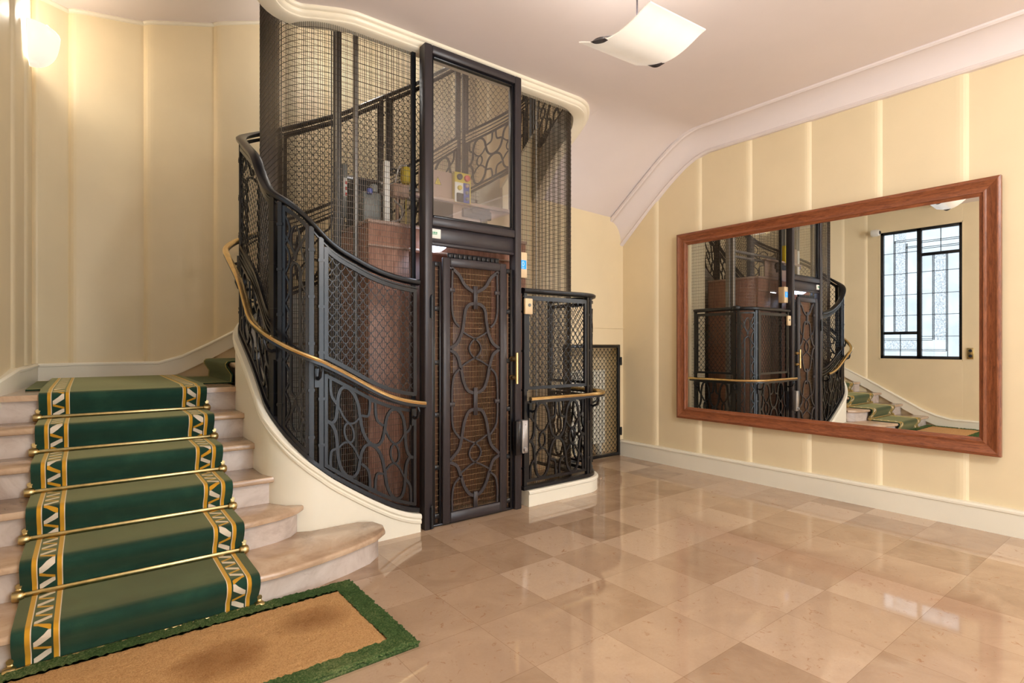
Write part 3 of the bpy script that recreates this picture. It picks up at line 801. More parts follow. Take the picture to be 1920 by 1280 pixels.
# --- doormat
mx0, mx1, my0, my1 = -.69, 1.175, 2.20, 3.03
dm = thing('doormat', 'large tan coir doormat with green border at the foot of the stairs', 'doormat', ((mx0+mx1)/2, (my0+my1)/2, 0))
def pile_grid(x0, x1, y0, y1, z, st_, jit, hole=None):
    a = MB(); nx = int((x1-x0)/st_); ny = int((y1-y0)/st_); X = np.linspace(x0, x1, nx+1); Y = np.linspace(y0, y1, ny+1)
    idx = {}
    def vid(i, j):
        if (i, j) not in idx:
            ex = 1 if i in (0, nx) or j in (0, ny) else 0
            dx, dy = rng.uniform(-.3, .3, 2)*st_ if not ex else rng.uniform(-.5, .5, 2)*st_
            idx[(i, j)] = a.add([(X[i]+dx, Y[j]+dy, z+rng.uniform(-jit, jit)-ex*.006)], [])
        return idx[(i, j)]
    for i in range(nx):
        for j in range(ny):
            cx, cy = (X[i]+X[i+1])/2, (Y[j]+Y[j+1])/2
            if hole and hole[0] < cx < hole[1] and hole[2] < cy < hole[3]: continue
            a.f.append((vid(i, j), vid(i+1, j), vid(i+1, j+1), vid(i, j+1))); a.mi.append(0)
    return a
bw = .105
a = pile_grid(mx0, mx1, my0, my1, .027, .011, .005, (mx0+bw, mx1-bw, my0+bw, my1-bw)); a.box(mx0+.004, my0+.004, .001, mx1-.004, my1-.004, .014)
a.build('border', M['matgreen'], dm, True, 180)['label'] = 'green border of the doormat'
a = pile_grid(mx0+bw-.002, mx1-bw+.002, my0+bw-.002, my1-bw+.002, .025, .012, .0028); a.build('coir_centre', M['coir'], dm, True, 180)

# ------------------------------------------------------------------ stair balustrade (left side of the cage and round its back)
sb = thing('stair_balustrade', 'black wrought-iron balustrade with brass handrail rising along the stairs left of the lift door', 'balustrade', (1.2, 3.585, .5))
TOPP = [(-.03, -.012), (-.036, 0), (-.036, .012), (-.022, .022), (0, .026), (.022, .022), (.036, .012), (.036, 0), (.03, -.012), (.012, -.02), (-.012, -.02)]
a = MB(); rail(a, B, 0.0, 5.9, z_t, TOPP, .035); rail(a, B, 0.0, 5.9, lambda s: z_t(s)-.038, rect(.02, .012), .05); a.build('top_rail', M['iron'], sb)
a = MB(); rail(a, B, .0, 5.6, lambda s: z_s(s)+.022, rect(.044, .03), .035); a.build('base_rail', M['iron'], sb)
for s in (.705, .765, .955, 1.015, 1.92, 1.98, 2.42, 2.48, 3.42, 3.48, 4.30, 4.36, 5.12, 5.18): post(sb, B, s, z_s(s)+.02, z_t(s)-.02)
flat_panel(sb, B, .03, .672, z_s, z_m, z_t)
corner_panel(sb, B, .79, .93, z_s, z_t)
flat_panel(sb, B, 1.045, 1.885, z_s, z_m, z_t)
corner_panel(sb, B, 2.01, 2.39, z_s, z_t)
flat_panel(sb, B, 2.52, 3.39, z_s, z_m, z_t)
flat_panel(sb, B, 3.52, 4.27, z_s, z_m, z_t)
flat_panel(sb, B, 4.40, 5.08, z_s, z_m, z_t)
flat_panel(sb, B, 5.22, 5.80, z_s, z_m, z_t)
a = MB()                                                                # twin sloping bars under the handrail of the side bays
for d in (.0, -.04): rail(a, B, .03, 5.6, lambda s: z_m(s)+d-.01, rect(.016, .012), .05)
a.build('middle_rail', M['iron'], sb)
HRP = [(-.018, -.010), (-.022, .002), (-.016, .012), (0, .017), (.016, .012), (.022, .002), (.018, -.010)]
z_h = lambda s: z_m(s)-.02
a = MB(); rings = []
for s in srange(-.08, 2.6, .03):
    rings.append([B.p(s, z_h(s)+dz, .105+o) for o, dz in HRP])
a.loft(rings); hr = a.build('handrail', M['brass'], sb); hr['label'] = 'brass handrail sweeping up along the stair side'
a = MB(); rail(a, B, -.06, 2.6, lambda s: z_h(s)-.02, rect(.03, .018, .105)); a.build('handrail_bar', M['iron'], sb)
for s in (.05, .735, .985, 1.5, 1.95):
    a = MB(); zz = z_h(s)-.03
    a.tube([B.p(s, zz-.075, .01), B.p(s, zz-.085, .05), B.p(s, zz-.07, .09), B.p(s, zz-.03, .105), B.p(s, zz, .105)], .011, 8)
    bar(a, B, s, zz-.14, zz-.02, .03, .012, .022); a.build('handrail_bracket', M['iron'], sb)

# ------------------------------------------------------------------ lift balustrade on the right of the door
rb = thing('lift_balustrade', 'low black wrought-iron balustrade on cream plinth right of the lift door', 'balustrade', (3.3, 3.585, 0))
SE = 5.46                                                              # ends close to the gate wall
a = MB(); rings = []
for s in srange(SE, SR-.03, .03):
    rings.append([B.p(s, z, o) for o, z in ((-.05, .001), (.05, .001), (.05, .10), (.058, .108), (.058, .122), (.048, .134), (-.05, .134))])
a.loft(rings); a.build('plinth', M['wall_white'], rb)['label'] = 'cream painted plinth'
a = MB(); rail(a, B, SE, SR, zR_t, TOPP, .04); rail(a, B, SE, SR, lambda s: 1.755, rect(.02, .012), .05); a.build('top_rail', M['iron'], rb)
a = MB(); rail(a, B, SE, SR, lambda s: .150, rect(.044, .03), .04); a.build('base_rail', M['iron'], rb)
for s in (SE+.01, 6.03, 6.075, 6.29, 6.335, 7.075): post(rb, B, s, .15, 1.79)
flat_panel(rb, B, 6.365, 7.045, zR_s, zR_m, zR_t)
corner_panel(rb, B, 6.095, 6.27, zR_s, zR_t)
flat_panel(rb, B, SE+.035, 6.005, zR_s, zR_m, zR_t)
a = MB(); a.lathe([(.05, -.03), (.056, -.02), (.056, 0), (.045, .012), (.0, .018)], B.p(6.05, 1.825), 'Z', 20); a.build('post_cap', M['iron'], rb)
a = MB(); rings = [[B.p(s, .905+dz, .105+o) for o, dz in HRP] for s in srange(SE-.02, SR+.05, .03)]; a.loft(rings)
a.build('handrail', M['brass'], rb)['label'] = 'slim brass handrail'
a = MB(); rail(a, B, SE, SR+.03, lambda s: .885, rect(.03, .018, .105)); a.build('handrail_bar', M['iron'], rb)
for s in (SE+.06, 6.05, 6.31, 7.03):
    a = MB(); zz = .875
    a.tube([B.p(s, zz-.075, .01), B.p(s, zz-.085, .05), B.p(s, zz-.07, .09), B.p(s, zz-.03, .105), B.p(s, zz, .105)], .011, 8)
    bar(a, B, s, zz-.14, zz-.02, .03, .012, .022); a.build('handrail_bracket', M['iron'], rb)

# ------------------------------------------------------------------ wire enclosure of the shaft
C = Path(1.045, 3.725, 3.70, 4.90, .33, .42, xs=1.93, xe=2.84)
cg = thing('lift_cage', 'tall woven wire cage enclosing the lift shaft up through the ceiling', 'lift cage', (2.385, 4.3, 0))
a = MB(); ZT = 5.2
for s in np.arange(.004, C.L, .0138):
    p = C.xy(s); n = C.nor(s)
    if p[1] > 4.49 and p[0] > 3.3: continue
    t = np.array([-n[1], n[0], 0]); r = .0013
    zb = .1
    q = [np.array([p[0], p[1], 0])+t*r*i+n*r*j for i, j in ((-1, -1), (1, -1), (1, 1), (-1, 1))]
    a.add([(u[0], u[1], zb) for u in q]+[(u[0], u[1], ZT) for u in q], [(0, 1, 5, 4), (1, 2, 6, 5), (2, 3, 7, 6), (3, 0, 4, 7)])
ss = np.unique(np.concatenate([C.S[:-1:2], srange(0, C.L, .25), [C.L]]))
hid = [q for q in ss if C.xy(q)[1] > 4.49 and C.xy(q)[0] > 3.3]
SS = (np.concatenate([ss[ss < min(hid)], [min(hid)-.01]]), np.concatenate([[max(hid)+.02], ss[ss > max(hid)+.03]]))
for z in np.arange(.13, ZT, .0425):
    for sq in SS:
        a.loft([[C.p(s, z+dz, .0023+o) for o, dz in ((-.0012, -.0012), (.0012, -.0012), (.0012, .0012), (-.0012, .0012))] for s in sq])
a.build('wire_mesh', M['wire'], cg, False)
a = MB()
for z in (.12, ZT):
    rail(a, C, 0, SS[0][-1], lambda s: z, rect(.02, .03), .05); rail(a, C, SS[1][0], C.L, lambda s: z, rect(.02, .03), .05)
for s in (0.012, C.L-.012): bar(a, C, s, .1, 3.56, .03, .03)
a.build('cage_frame', M['iron'], cg)

# ------------------------------------------------------------------ landing door of the lift
ld_ = thing('lift_door', 'black iron lift door with lyre scrollwork and a glazed transom above it', 'lift door', (2.38, 3.58, 0))
DXa, DXb = 1.935, 2.83; FY0, FY1 = 3.545, 3.635
a = MB()
a.rbox(DXa, FY0, 0, DXa+.062, FY1, 3.545, .005); a.rbox(DXb-.062, FY0, 0, DXb, FY1, 3.545, .005)
a.rbox(DXa+.0625, FY0+.001, 3.485, DXb-.0625, FY1-.001, 3.544, .005); a.rbox(DXa+.0625, FY0+.005, 2.225, DXb-.0625, FY1-.001, 2.285, .005)
a.rbox(DXa+.0625, FY0+.02, 2.084, DXb-.0625, FY0+.05, 2.108, .004)
fr = a.build('door_frame', M['steel'], ld_)
a = MB(); x0, x1, z0, z1 = DXa+.062, DXb-.062, 2.285, 3.485
for u in ((x0+.0005, z0+.0005, x0+.022, z1-.0005), (x1-.022, z0+.0005, x1-.0005, z1-.0005), (x0+.0225, z0+.0005, x1-.0225, z0+.022), (x0+.0225, z1-.022, x1-.0225, z1-.0005)): a.rbox(u[0], FY0+.022, u[1], u[2], FY0+.055, u[3], .004)
tf = a.build('transom_frame', M['iron'], ld_)
a = MB(); a.box(x0+.01, FY0+.036, z0+.01, x1-.01, FY0+.042, z1-.01); a.build('transom_glass', M['clear'], tf, False)
a = MB(); a.rbox(DXa+.0625, FY0+.028, 2.109, DXb-.0625, FY0+.038, 2.224, .003); hp = a.build('header_panel', M['steel'], ld_)
a = MB(); a.rbox(1.985, FY0+.018, 2.135, 2.077, FY0+.028, 2.205, .002); lb = a.build('notice_label', M['white_plastic'], hp); lb['label'] = 'small white label with green print'
a = MB()
for k, w in enumerate((.006, .005, .008, .004, .007, .006)): a.box(1.998+k*.0085, FY0+.0165, 2.169, 1.998+k*.0085+w*.9, FY0+.018, 2.183)
a.box(1.998, FY0+.0165, 2.162, 2.045, FY0+.018, 2.166); a.build('print', M['sign_green'], lb, False)
# the leaf
LX0, LX1 = 2.0, 2.765; ly = 3.585
a = MB()
for x0, x1 in ((LX0, LX0+.032), (LX0+.068, LX0+.086), (LX1-.086, LX1-.068), (LX1-.032, LX1)): a.rbox(x0, ly-.018, .02, x1, ly+.018, 1.965, .003)
for z in (.06, .42, .81, 1.2, 1.6, 1.93): 
    a.rbox(LX0+.031, ly-.014, z, LX0+.069, ly+.012, z+.036, .003); a.rbox(LX1-.069, ly-.014, z, LX1-.031, ly+.012, z+.036, .003)
a.rbox(LX0, ly-.0175, .004, LX1, ly+.0175, .019, .003)
leaf = a.build('door_leaf', M['iron'], ld_)
IX0, IX1, IZ0, IZ1 = 2.088, 2.677, .016, 2.0
a = MB()
for u in ((IX0, IZ0, IX0+.062, IZ1), (IX1-.062, IZ0, IX1, IZ1), (IX0+.0622, IZ0+.0005, IX1-.0622, IZ0+.075), (IX0+.0622, IZ1-.062, IX1-.0622, IZ1-.0005)): a.rbox(u[0], ly-.040, u[1], u[2], ly-.008, u[3], .006)
a.build('leaf_frame', M['steel'], ld_)
a = MB()
for k in range(11): a.rbox(IX0+.06+k*.043, ly-.022, IZ1+.0, IX0+.06+k*.043+.034, ly-.012, IZ1+.036, .002)
a.rbox(IX0+.055, ly-.010, IZ1, IX1-.055, ly+.0, IZ1+.042, .003); a.build('ventilation_strip', M['iron'], ld_)
a = MB(); ox0, ox1, oz0, oz1 = IX0+.062, IX1-.062, IZ0+.075, IZ1-.062
for x in np.arange(ox0+.004, ox1, .0135): a.box(x-.0011, ly+.0, oz0-.02, x+.0011, ly+.0026, oz1+.02)
for z in np.arange(oz0, oz1, .042): a.box(ox0-.01, ly-.0024, z-.0012, ox1+.01, ly-.0002, z+.0012)
for xa, xb in ((LX0+.03, LX0+.07), (LX1-.07, LX1-.03)):
    for x in np.arange(xa, xb, .0135): a.box(x-.0011, ly+.0, .05, x+.0011, ly+.0022, 1.95)
    for z in np.arange(.06, 1.95, .042): a.box(xa, ly-.0024, z-.0012, xb, ly-.0002, z+.0012)
a.build('door_mesh', M['goldwire'], ld_, False)
# scrollwork of the leaf, digitised in units of the opening (x from the axis -1..1, y downwards 0..1)
ow = (ox1-ox0)/2; oc = (ox0+ox1)/2; oh = oz1-oz0
def dm_(x, y): return np.array([oc+x*ow, ly-.022, oz1-y*oh])
sw = MB(); NY = np.array([0, -1., 0])
def dstroke(pts, w=.024, n=6, t=.014, dy=0.):
    for sgn in (-1, 1):
        P = [dm_(sgn*x, y)+np.array([0, dy, 0]) for x, y in catmull(pts, n)]
        sw.ribbon(P, [NY]*len(P), w, t)
X_ = lambda px: (253-px)/101.; Y_ = lambda py: (py-207)/975.
def pp(L): return [(X_(x), Y_(y)) for x, y in L]
dstroke(pp([(157, 210), (188, 238), (212, 278), (245, 302)]))
dstroke(pp([(253, 349), (230, 354), (214, 376), (207, 425), (199, 470), (180, 512), (153, 533)]))
dstroke(pp([(153, 537), (180, 560), (195, 610), (205, 662), (222, 702), (253, 717)]))
dstroke(pp([(253, 780), (226, 790), (209, 830), (200, 882), (188, 935), (153, 977)]))
dstroke(pp([(153, 983), (180, 1003), (195, 1045), (210, 1092), (230, 1124), (253, 1136)]))
dstroke(pp([(163, 215), (161, 300), (162, 380), (171, 422), (190, 446)]), .015)
dstroke(pp([(194, 612), (170, 640), (162, 688), (161, 755), (162, 822), (170, 860), (192, 893)]), .015)
dstroke(pp([(196, 1046), (170, 1074), (162, 1118), (162, 1180)]), .015)
for c in (533, 960):
    dstroke(pp([(204, c-68), (228, c-52), (262, c-32), (277, c), (262, c+32), (228, c+52), (196, c+74)]), .012, dy=.004)
for y0, y1 in ((278, 372), (693, 806), (1118, 1185)):
    p = dm_(0, Y_(y0)); q = dm_(0, Y_(y1)); sw.rbox(p[0]-.018, ly-.034, min(p[2], q[2]), p[0]+.018, ly-.014, max(p[2], q[2]), .003)
for yy in (300, 755):
    for sg in (-1, 1):
        p = dm_(sg*1.0, Y_(yy)); q = dm_(sg*.80, Y_(yy)); sw.rbox(min(p[0], q[0]), ly-.032, p[2]-.016, max(p[0], q[0]), ly-.014, p[2]+.016, .003)
sw.build('scrollwork', M['steel'], ld_)
for z in (.085, 1.62):
    a = MB(); a.tube([(LX0-.012, ly-.045, z-.075), (LX0-.012, ly-.045, z+.075)], .013, 10); a.lathe([(.009, .07), (.009, .09), (.003, .096)], (LX0-.012, ly-.045, z), 'Z', 10); a.build('hinge', M['iron'], ld_)
a = MB(); hx = 2.738
a.tube([(hx, ly-.095, 1.035), (hx, ly-.095, 1.285)], .0125, 14)
for z in (1.085, 1.235): a.lathe([(.018, .0), (.024, -.02), (.02, -.045), (.012, -.07)], (hx, ly-.018, z), 'Y', 16)
a.build('door_handle', M['brass'], ld_)['label'] = 'polished brass pull handle'
# things fixed beside the door
lk = thing('door_lock_box', 'grey steel lock box on the post right of the lift door', 'lock box', (2.79, 3.53, .58))
a = MB(); a.rbox(2.735, 3.492, .455, 2.79, 3.545, .73, .004); a.build('backplate', M['iron'], lk)
a = MB(); a.rbox(2.79, 3.480, .468, 2.848, 3.54, .735, .005); cv = a.build('cover', M['chrome'], lk)
a = MB(); a.lathe([(.016, -.01), (.016, .008), (.006, .009)], (2.815, 3.475, .50), 'Y', 14); a.build('lock_cylinder', M['chrome'], cv)
for z in (.60, .70):
    a = MB(); a.lathe([(.004, -.003), (.004, .004)], (2.82, 3.479, z), 'Y', 10); a.build('screw', M['chrome'], cv)
cp = thing('lift_call_panel', 'beige lift call panel with glowing blue display on the wire mesh', 'call panel', (2.9, 3.62, 2.0))
a = MB(); a.rbox(2.842, 3.60, 1.912, 2.935, 3.685, 2.125, .004); pl = a.build('plate', M['cream_plastic'], cp)
a = MB(); a.box(2.853, 3.597, 1.985, 2.923, 3.6005, 2.058); scn = a.build('display', emis('cyan_screen', (0.0, .38, 1., 1), .85), cp, False)
a = MB(); a.ribbon([(2.888+.010*math.cos(x), 3.5965, 2.027+.018*math.sin(x)) for x in np.linspace(0, 2*PI, 20, endpoint=False)], [(0, -1, 0)]*20, .005, .001, loop=True)
a.ribbon([(2.878, 3.5965, 1.999), (2.888, 3.5965, 1.990), (2.898, 3.5965, 1.999)], [(0, -1, 0)]*3, .004, .001)
a.build('floor_digit', emis('white_digit', (.7, .9, 1, 1), .7), scn, False)
ks = thing('key_switch_plate', 'small cream key switch plate hung inside the right-hand iron panel', 'switch', (2.86, 3.56, 1.67))
a = MB(); a.rbox(2.872, 3.545, 1.605, 2.952, 3.573, 1.735, .004); kp = a.build('plate', M['cream_plastic'], ks)
a = MB(); a.lathe([(.014, 0), (.014, -.006), (.011, -.008)], (2.914, 3.545, 1.68), 'Y', 18); a.build('keyhole', M['greyplastic'], ks)

# ------------------------------------------------------------------ lift car
car = thing('lift_car', 'reddish wood lift car standing at ground level inside the wire cage', 'lift car', (2.38, 4.3, .02))
CX0, CX1, CY0, CY1, CZ = 1.64, 3.13, 3.86, 4.62, 2.27
a = MB()
a.rbox(CX0, CY0, .03, 1.97, CY0+.03, CZ, .004); a.rbox(2.80, CY0, .03, CX1, CY0+.03, CZ, .004); a.rbox(1.97, CY0, 2.10, 2.80, CY0+.03, CZ, .004)
a.build('front_panel', M['carwood'], car)
for nm, bx in (('side_panel', (CX0, CY0+.03, .03, CX0+.03, CY1, CZ)), ('side_panel', (CX1-.03, CY0+.03, .03, CX1, CY1, CZ)), ('back_panel', (CX0+.03, CY1-.03, .03, CX1-.03, CY1, CZ))):
    a = MB(); a.rbox(*bx, .004); a.build(nm, M['carwood'], car)
a = MB(); a.rbox(CX0, CY0, .02, CX1, CY1, .05, .004); a.build('car_floor', M['carwood_dark'], car)
a = MB(); a.rbox(CX0-.01, CY0-.01, CZ-.015, CX1+.01, CY1+.01, CZ+.01, .004); a.rbox(CX0-.012, CY0-.012, CZ-.19, CX1+.012, CY0+.0, CZ-.175, .003); a.build('car_roof', M['carroof'], car)
for x0, x1 in ((1.985, 2.378), (2.386, 2.785)):
    a = MB(); a.rbox(x0, CY0+.05, .06, x1, CY0+.07, 2.08, .004); a.build('car_door', M['carwood_dark'], car)
a = MB(); a.lathe([(.10, .0), (.095, -.02), (.06, -.045), (.01, -.055)], (2.14, 3.78, 2.128), 'Z', 24); a.build('car_lamp', emis('cool_led_diffuser', (.72, .80, 1, 1), 4.), car)
# apron and gear on top of the car
a = MB(); a.rbox(2.05, CY0-.012, 2.275, 2.36, CY0+.004, 2.745, .003); a.rbox(2.05, CY0-.012, 2.275, 2.97, CY0+.004, 2.50, .003); a.rbox(1.98, CY0-.05, 2.50, 3.0, CY0+.02, 2.525, .003)
ap = a.build('apron', M['carroof'], car)
a = MB(); a.rbox(2.44, CY0-.045, 2.405, 2.72, CY0-.014, 2.475, .004); a.rbox(2.62, CY0-.04, 2.36, 2.68, CY0-.014, 2.41, .003); a.rbox(2.52, CY0-.05, 2.44, 2.70, CY0-.014, 2.49, .003); a.build('door_operator', M['steel'], car)
a = MB(); a.add([(2.185, CY0-.0135, 2.63), (2.245, CY0-.0135, 2.63), (2.215, CY0-.0135, 2.69)], [(0, 1, 2)]); a.build('warning_sign', M['yellow'], ap, False)['label'] = 'yellow warning triangle'
a = MB(); a.ribbon([(2.185, CY0-.015, 2.63), (2.245, CY0-.015, 2.63), (2.215, CY0-.015, 2.69)], [(0, -1, 0)]*3, .005, .001, loop=True); a.box(2.2135, CY0-.015, 2.64, 2.2165, CY0-.0138, 2.667); a.build('warning_mark', M['black'], ap, False)
a = MB(); a.rbox(2.345, CY0-.06, 2.505, 2.50, CY0-.01, 2.75, .004); cb = a.build('control_box', M['yellow'], car)
a = MB(); a.rbox(2.343, CY0-.066, 2.505, 2.422, CY0-.058, 2.665, .002); a.build('button_plate', M['white_plastic'], cb)
a = MB(); a.rbox(2.424, CY0-.066, 2.507, 2.484, CY0-.058, 2.668, .002); a.build('blue_plate', M['blue'], cb)
for (x, z, r, m_, nm) in ((2.385, 2.71, .022, 'black', 'selector_knob'), (2.456, 2.708, .024, 'red', 'stop_button'), (2.384, 2.62, .018, 'yellow', 'up_button'), (2.455, 2.645, .013, 'pinkbox', 'alarm_button'), (2.455, 2.59, .013, 'greyplastic', 'run_button'), (2.455, 2.54, .013, 'greyplastic', 'down_button')):
    a = MB(); a.lathe([(r*1.1, 0), (r*1.1, -.008), (r, -.018), (r*.5, -.024)], (x, CY0-.064, z), 'Y', 18); a.build(nm, M[m_], cb)
a = MB(); a.rbox(2.355, CY0-.085, 2.505, 2.415, CY0-.066, 2.575, .004); a.build('plug_socket', M['black'], cb)
a = MB(); a.rbox(1.80, 3.93, 2.28, 1.84, 3.97, 2.76, .003); a.rbox(1.77, 3.91, 2.28, 1.87, 3.99, 2.288, .002); a.build('roof_post', M['white_plastic'], car)
a = MB(); a.rbox(1.66, 4.0, 2.28, 1.80, 4.12, 2.52, .006); a.lathe([(.03, 0), (.03, .05), (.02, .06)], (1.74, 4.0, 2.52), 'Z', 14); a.build('grey_canister', M['greyplastic'], car)
a = MB(); a.rbox(1.50+.16, 4.14, 2.30, 1.86, 4.36, 2.66, .01); a.build('motor_housing', M['black'], car)
a = MB(); a.lathe([(.022, 0), (.022, .035), (.016, .04)], (1.70, 3.985, 2.50), 'Z', 14); a.build('blue_cap', M['blue'], car)
a = MB(); a.rbox(1.90, 3.98, 2.52, 2.03, 4.06, 2.62, .004); a.rbox(1.93, 4.0, 2.28, 1.95, 4.02, 2.52, .002); a.build('relay_box', M['pinkbox'], car)
a = MB(); a.lathe([(.03, 0), (.045, .03), (.045, .10), (.03, .13)], (2.02, 4.02, 2.64), 'Z', 18); a.tube([(2.02, 4.02, 2.28), (2.02, 4.02, 2.64)], .006, 6); a.build('inspection_lamp', M['yellow'], car)
for k, pts in enumerate(([(1.86, 3.95, 2.30), (1.93, 3.93, 2.33), (1.95, 3.95, 2.42), (1.9, 3.98, 2.48)], [(1.82, 4.02, 2.56), (1.86, 4.03, 2.70), (1.94, 4.03, 2.74), (2.0, 4.03, 2.66)], [(1.92, 4.02, 2.6), (1.95, 4.0, 2.75), (2.02, 4.0, 2.78)])):
    a = MB(); a.tube(catmull(pts, 6), .008, 8); a.build('cable', M['chrome' if k != 1 else 'black'], car)
a = MB()
for z in (2.62, 2.70): a.rbox(1.62, 4.37, z, 2.95, 4.40, z+.035, .003)
for x in (1.62, 2.92): a.rbox(x, 4.37, 2.28, x+.03, 4.40, 2.735, .003)
for y in (4.40, 4.58): a.rbox(1.62, y-.03, 2.66, 1.65, y, 2.69, .003)
a.build('roof_railing', M['chrome'], car)
# guide rails, travelling bracket, ropes
def upright(name, label, cat, boxes, mat, loc, group=None):
    a = MB()
    for b in boxes: a.rbox(*b, .002)
    o = a.build(name, mat, None); return tag(o, label, cat, group)
upright('guide_rail', 'pale steel guide rail left of the lift car', 'rail', [(1.545, 4.26, 0, 1.56, 4.34, 5.3), (1.556, 4.29, 0, 1.59, 4.31, 5.3)], M['greysteel'], None, 'lift guide rails')
upright('guide_rail', 'grey twin channel rail close beside the lift car left side', 'rail', [(1.600, 4.02, 0, 1.615, 4.06, 5.3), (1.615, 4.045, 0, 1.632, 4.06, 5.3)], M['greysteel'], None, 'lift guide rails')
upright('guide_rail', 'wide grey guide column right of the lift car', 'rail', [(3.22, 4.18, 0, 3.30, 4.24, 5.3), (3.25, 4.12, 0, 3.27, 4.18, 5.3)], M['greysteel'], None, 'lift guide rails')
for k in range(4):
    a = MB(); x = 1.455+.024*k; a.tube([(x, 4.12, 0.02), (x, 4.12, 5.3)], .0045, 6)
    tag(a.build('hoist_rope', M['black'], None), 'dark steel hoist ropes hanging in a row at the left of the shaft', 'rope', 'hoist ropes of the lift')
a = MB(); a.tube([(3.415, 4.05, 0.02), (3.415, 4.05, 5.3)], .005, 6); tag(a.build('signal_cord', M['white_plastic'], None), 'thin white cord hanging in the right corner of the shaft', 'cord')
a = MB(); a.rbox(1.44, 4.07, 4.03, 1.56, 4.17, 4.23, .006); a.rbox(1.50, 4.05, 3.95, 1.54, 4.2, 4.06, .006); a.rbox(1.44, 4.17, 4.08, 1.56, 4.27, 4.12, .004)
tag(a.build('rope_bracket', M['black'], None), 'black bracket clamping the hoist ropes near the ceiling', 'bracket')
a = MB(); a.rbox(1.592, 4.262, 2.36, 1.63, 4.30, 2.78, .003); sw_ = a.build('position_switch', M['greyplastic'], None); tag(sw_, 'grey limit switch strip with red and white marks on the rail', 'switch')
a = MB(); a.rbox(1.596, 4.252, 2.52, 1.626, 4.262, 2.67, .002); a.build('marker', M['white_plastic'], sw_)
for k in range(3):
    a = MB(); a.rbox(1.612, 4.248, 2.53+k*.045, 1.626, 4.252, 2.553+k*.045, .001); a.build('red_mark', M['red'], sw_)

# ------------------------------------------------------------------ gate and radiator under the stairs
gt = thing('low_gate', 'low black iron gate of fish-scale wire in the back wall beside the lift', 'gate', (4.67, YB2, 0))
a = MB(); gy = YB2+.01
for u in ((GX0, .01, GX0+.035, GZ-.005), (GX1-.035, .01, GX1-.002, GZ-.005), (GX0+.0352, .0105, GX1-.0352, .045), (GX0+.0352, GZ-.04, GX1-.0352, GZ-.0055)): a.rbox(u[0], gy-.018, u[1], u[2], gy+.018, u[3], .004)
a.build('gate_frame', M['iron'], gt)
class Flat:
    def __init__(self, x0, y): self.x0 = x0; self.y = y
    def p(self, s, z, o=0.): return np.array([self.x0+s, self.y-o, z])
    def nor(self, s): return np.array([0, -1., 0])
a = MB(); scales(a, Flat(GX0+.035, gy), 0, GX1-GX0-.07, lambda s: .045, lambda s: GZ-.04, .064, .068, .044, 0., .0018)
a.build('scale_mesh', M['iron'], gt)
for z in (.3, 1.15):
    a = MB(); a.rbox(GX1-.012, gy-.03, z-.045, GX1+.02, gy+.0, z+.045, .004); a.tube([(GX1, gy-.03, z-.05), (GX1, gy-.03, z+.05)], .009, 8); a.build('hinge', M['iron'], gt)
rd = thing('radiator', 'cream column radiator standing behind the low gate', 'radiator', (4.6, 4.78, 0))
for k in range(15):
    x = 4.24+k*.052
    if x > 4.97: break
    a = MB()
    for y in (4.63, 4.69): a.tube([(x, y, .17), (x, y, 1.03)], .019, 10)
    a.rbox(x-.021, 4.61, .155, x+.021, 4.71, .19, .01); a.rbox(x-.021, 4.61, 1.01, x+.021, 4.71, 1.045, .01); a.build('column', M['wall_white'], rd)
a = MB()
for x in (4.24, 4.92): a.rbox(x-.015, 4.62, 0.001, x+.015, 4.70, .16, .004)
a.tube([(4.24, 4.66, .18), (4.95, 4.66, .18)], .014, 8); a.build('foot_rail', M['wall_white'], rd)
a = MB(); a.add([(3.96, 4.585, 1.353), (XR, 4.585, 1.353), (XR, 5.04, 1.0), (3.96, 5.04, 1.0)], [(0, 1, 2, 3)]); struct(a.build('ceiling_cupboard', M['wall'], None, False))

# ------------------------------------------------------------------ wall mirror
mr = thing('wall_mirror', 'large wall mirror in a wide mahogany frame on the right wall', 'mirror', (XR-.04, 2.33, 1.55))
my0_, my1_, mz0, mz1 = .975, 3.69, .55, 2.555
XM = 5.150
FP = [(0, .0), (0, -.030), (.012, -.036), (.022, -.036), (.030, -.030), (.082, -.022), (.092, -.026), (.100, -.026), (.106, -.016), (.118, -.010), (.126, -.006), (.126, .006), (0, .006)]
for nm, seg, mt in (('frame_rail', ((my0_, mz1), (my1_, mz1)), 'mahogany_h'), ('frame_rail', ((my1_, mz0), (my0_, mz0)), 'mahogany_h'), ('frame_stile', ((my1_, mz1), (my1_, mz0)), 'mahogany_v'), ('frame_stile', ((my0_, mz0), (my0_, mz1)), 'mahogany_v')):
    a = MB(); rings = []
    cy, cz = (my0_+my1_)/2, (mz0+mz1)/2
    for (y, z) in seg:
        iy = 1 if y < cy else -1; iz = 1 if z < cz else -1
        rings.append([(XM+h+.004, y+iy*d, z+iz*d) for d, h in FP])
    a.loft(rings); a.build(nm, M[mt], mr, True, 30)
a = MB(); a.add([(XM, my0_+.11, mz0+.11), (XM, my1_-.11, mz0+.11), (XM, my1_-.11, mz1-.11), (XM, my0_+.11, mz1-.11)], [(0, 3, 2, 1)])
a.box(XM+.001, my0_+.1, mz0+.1, XM+.005, my1_-.1, mz1-.1); a.build('mirror_glass', M['mirror'], mr, False)

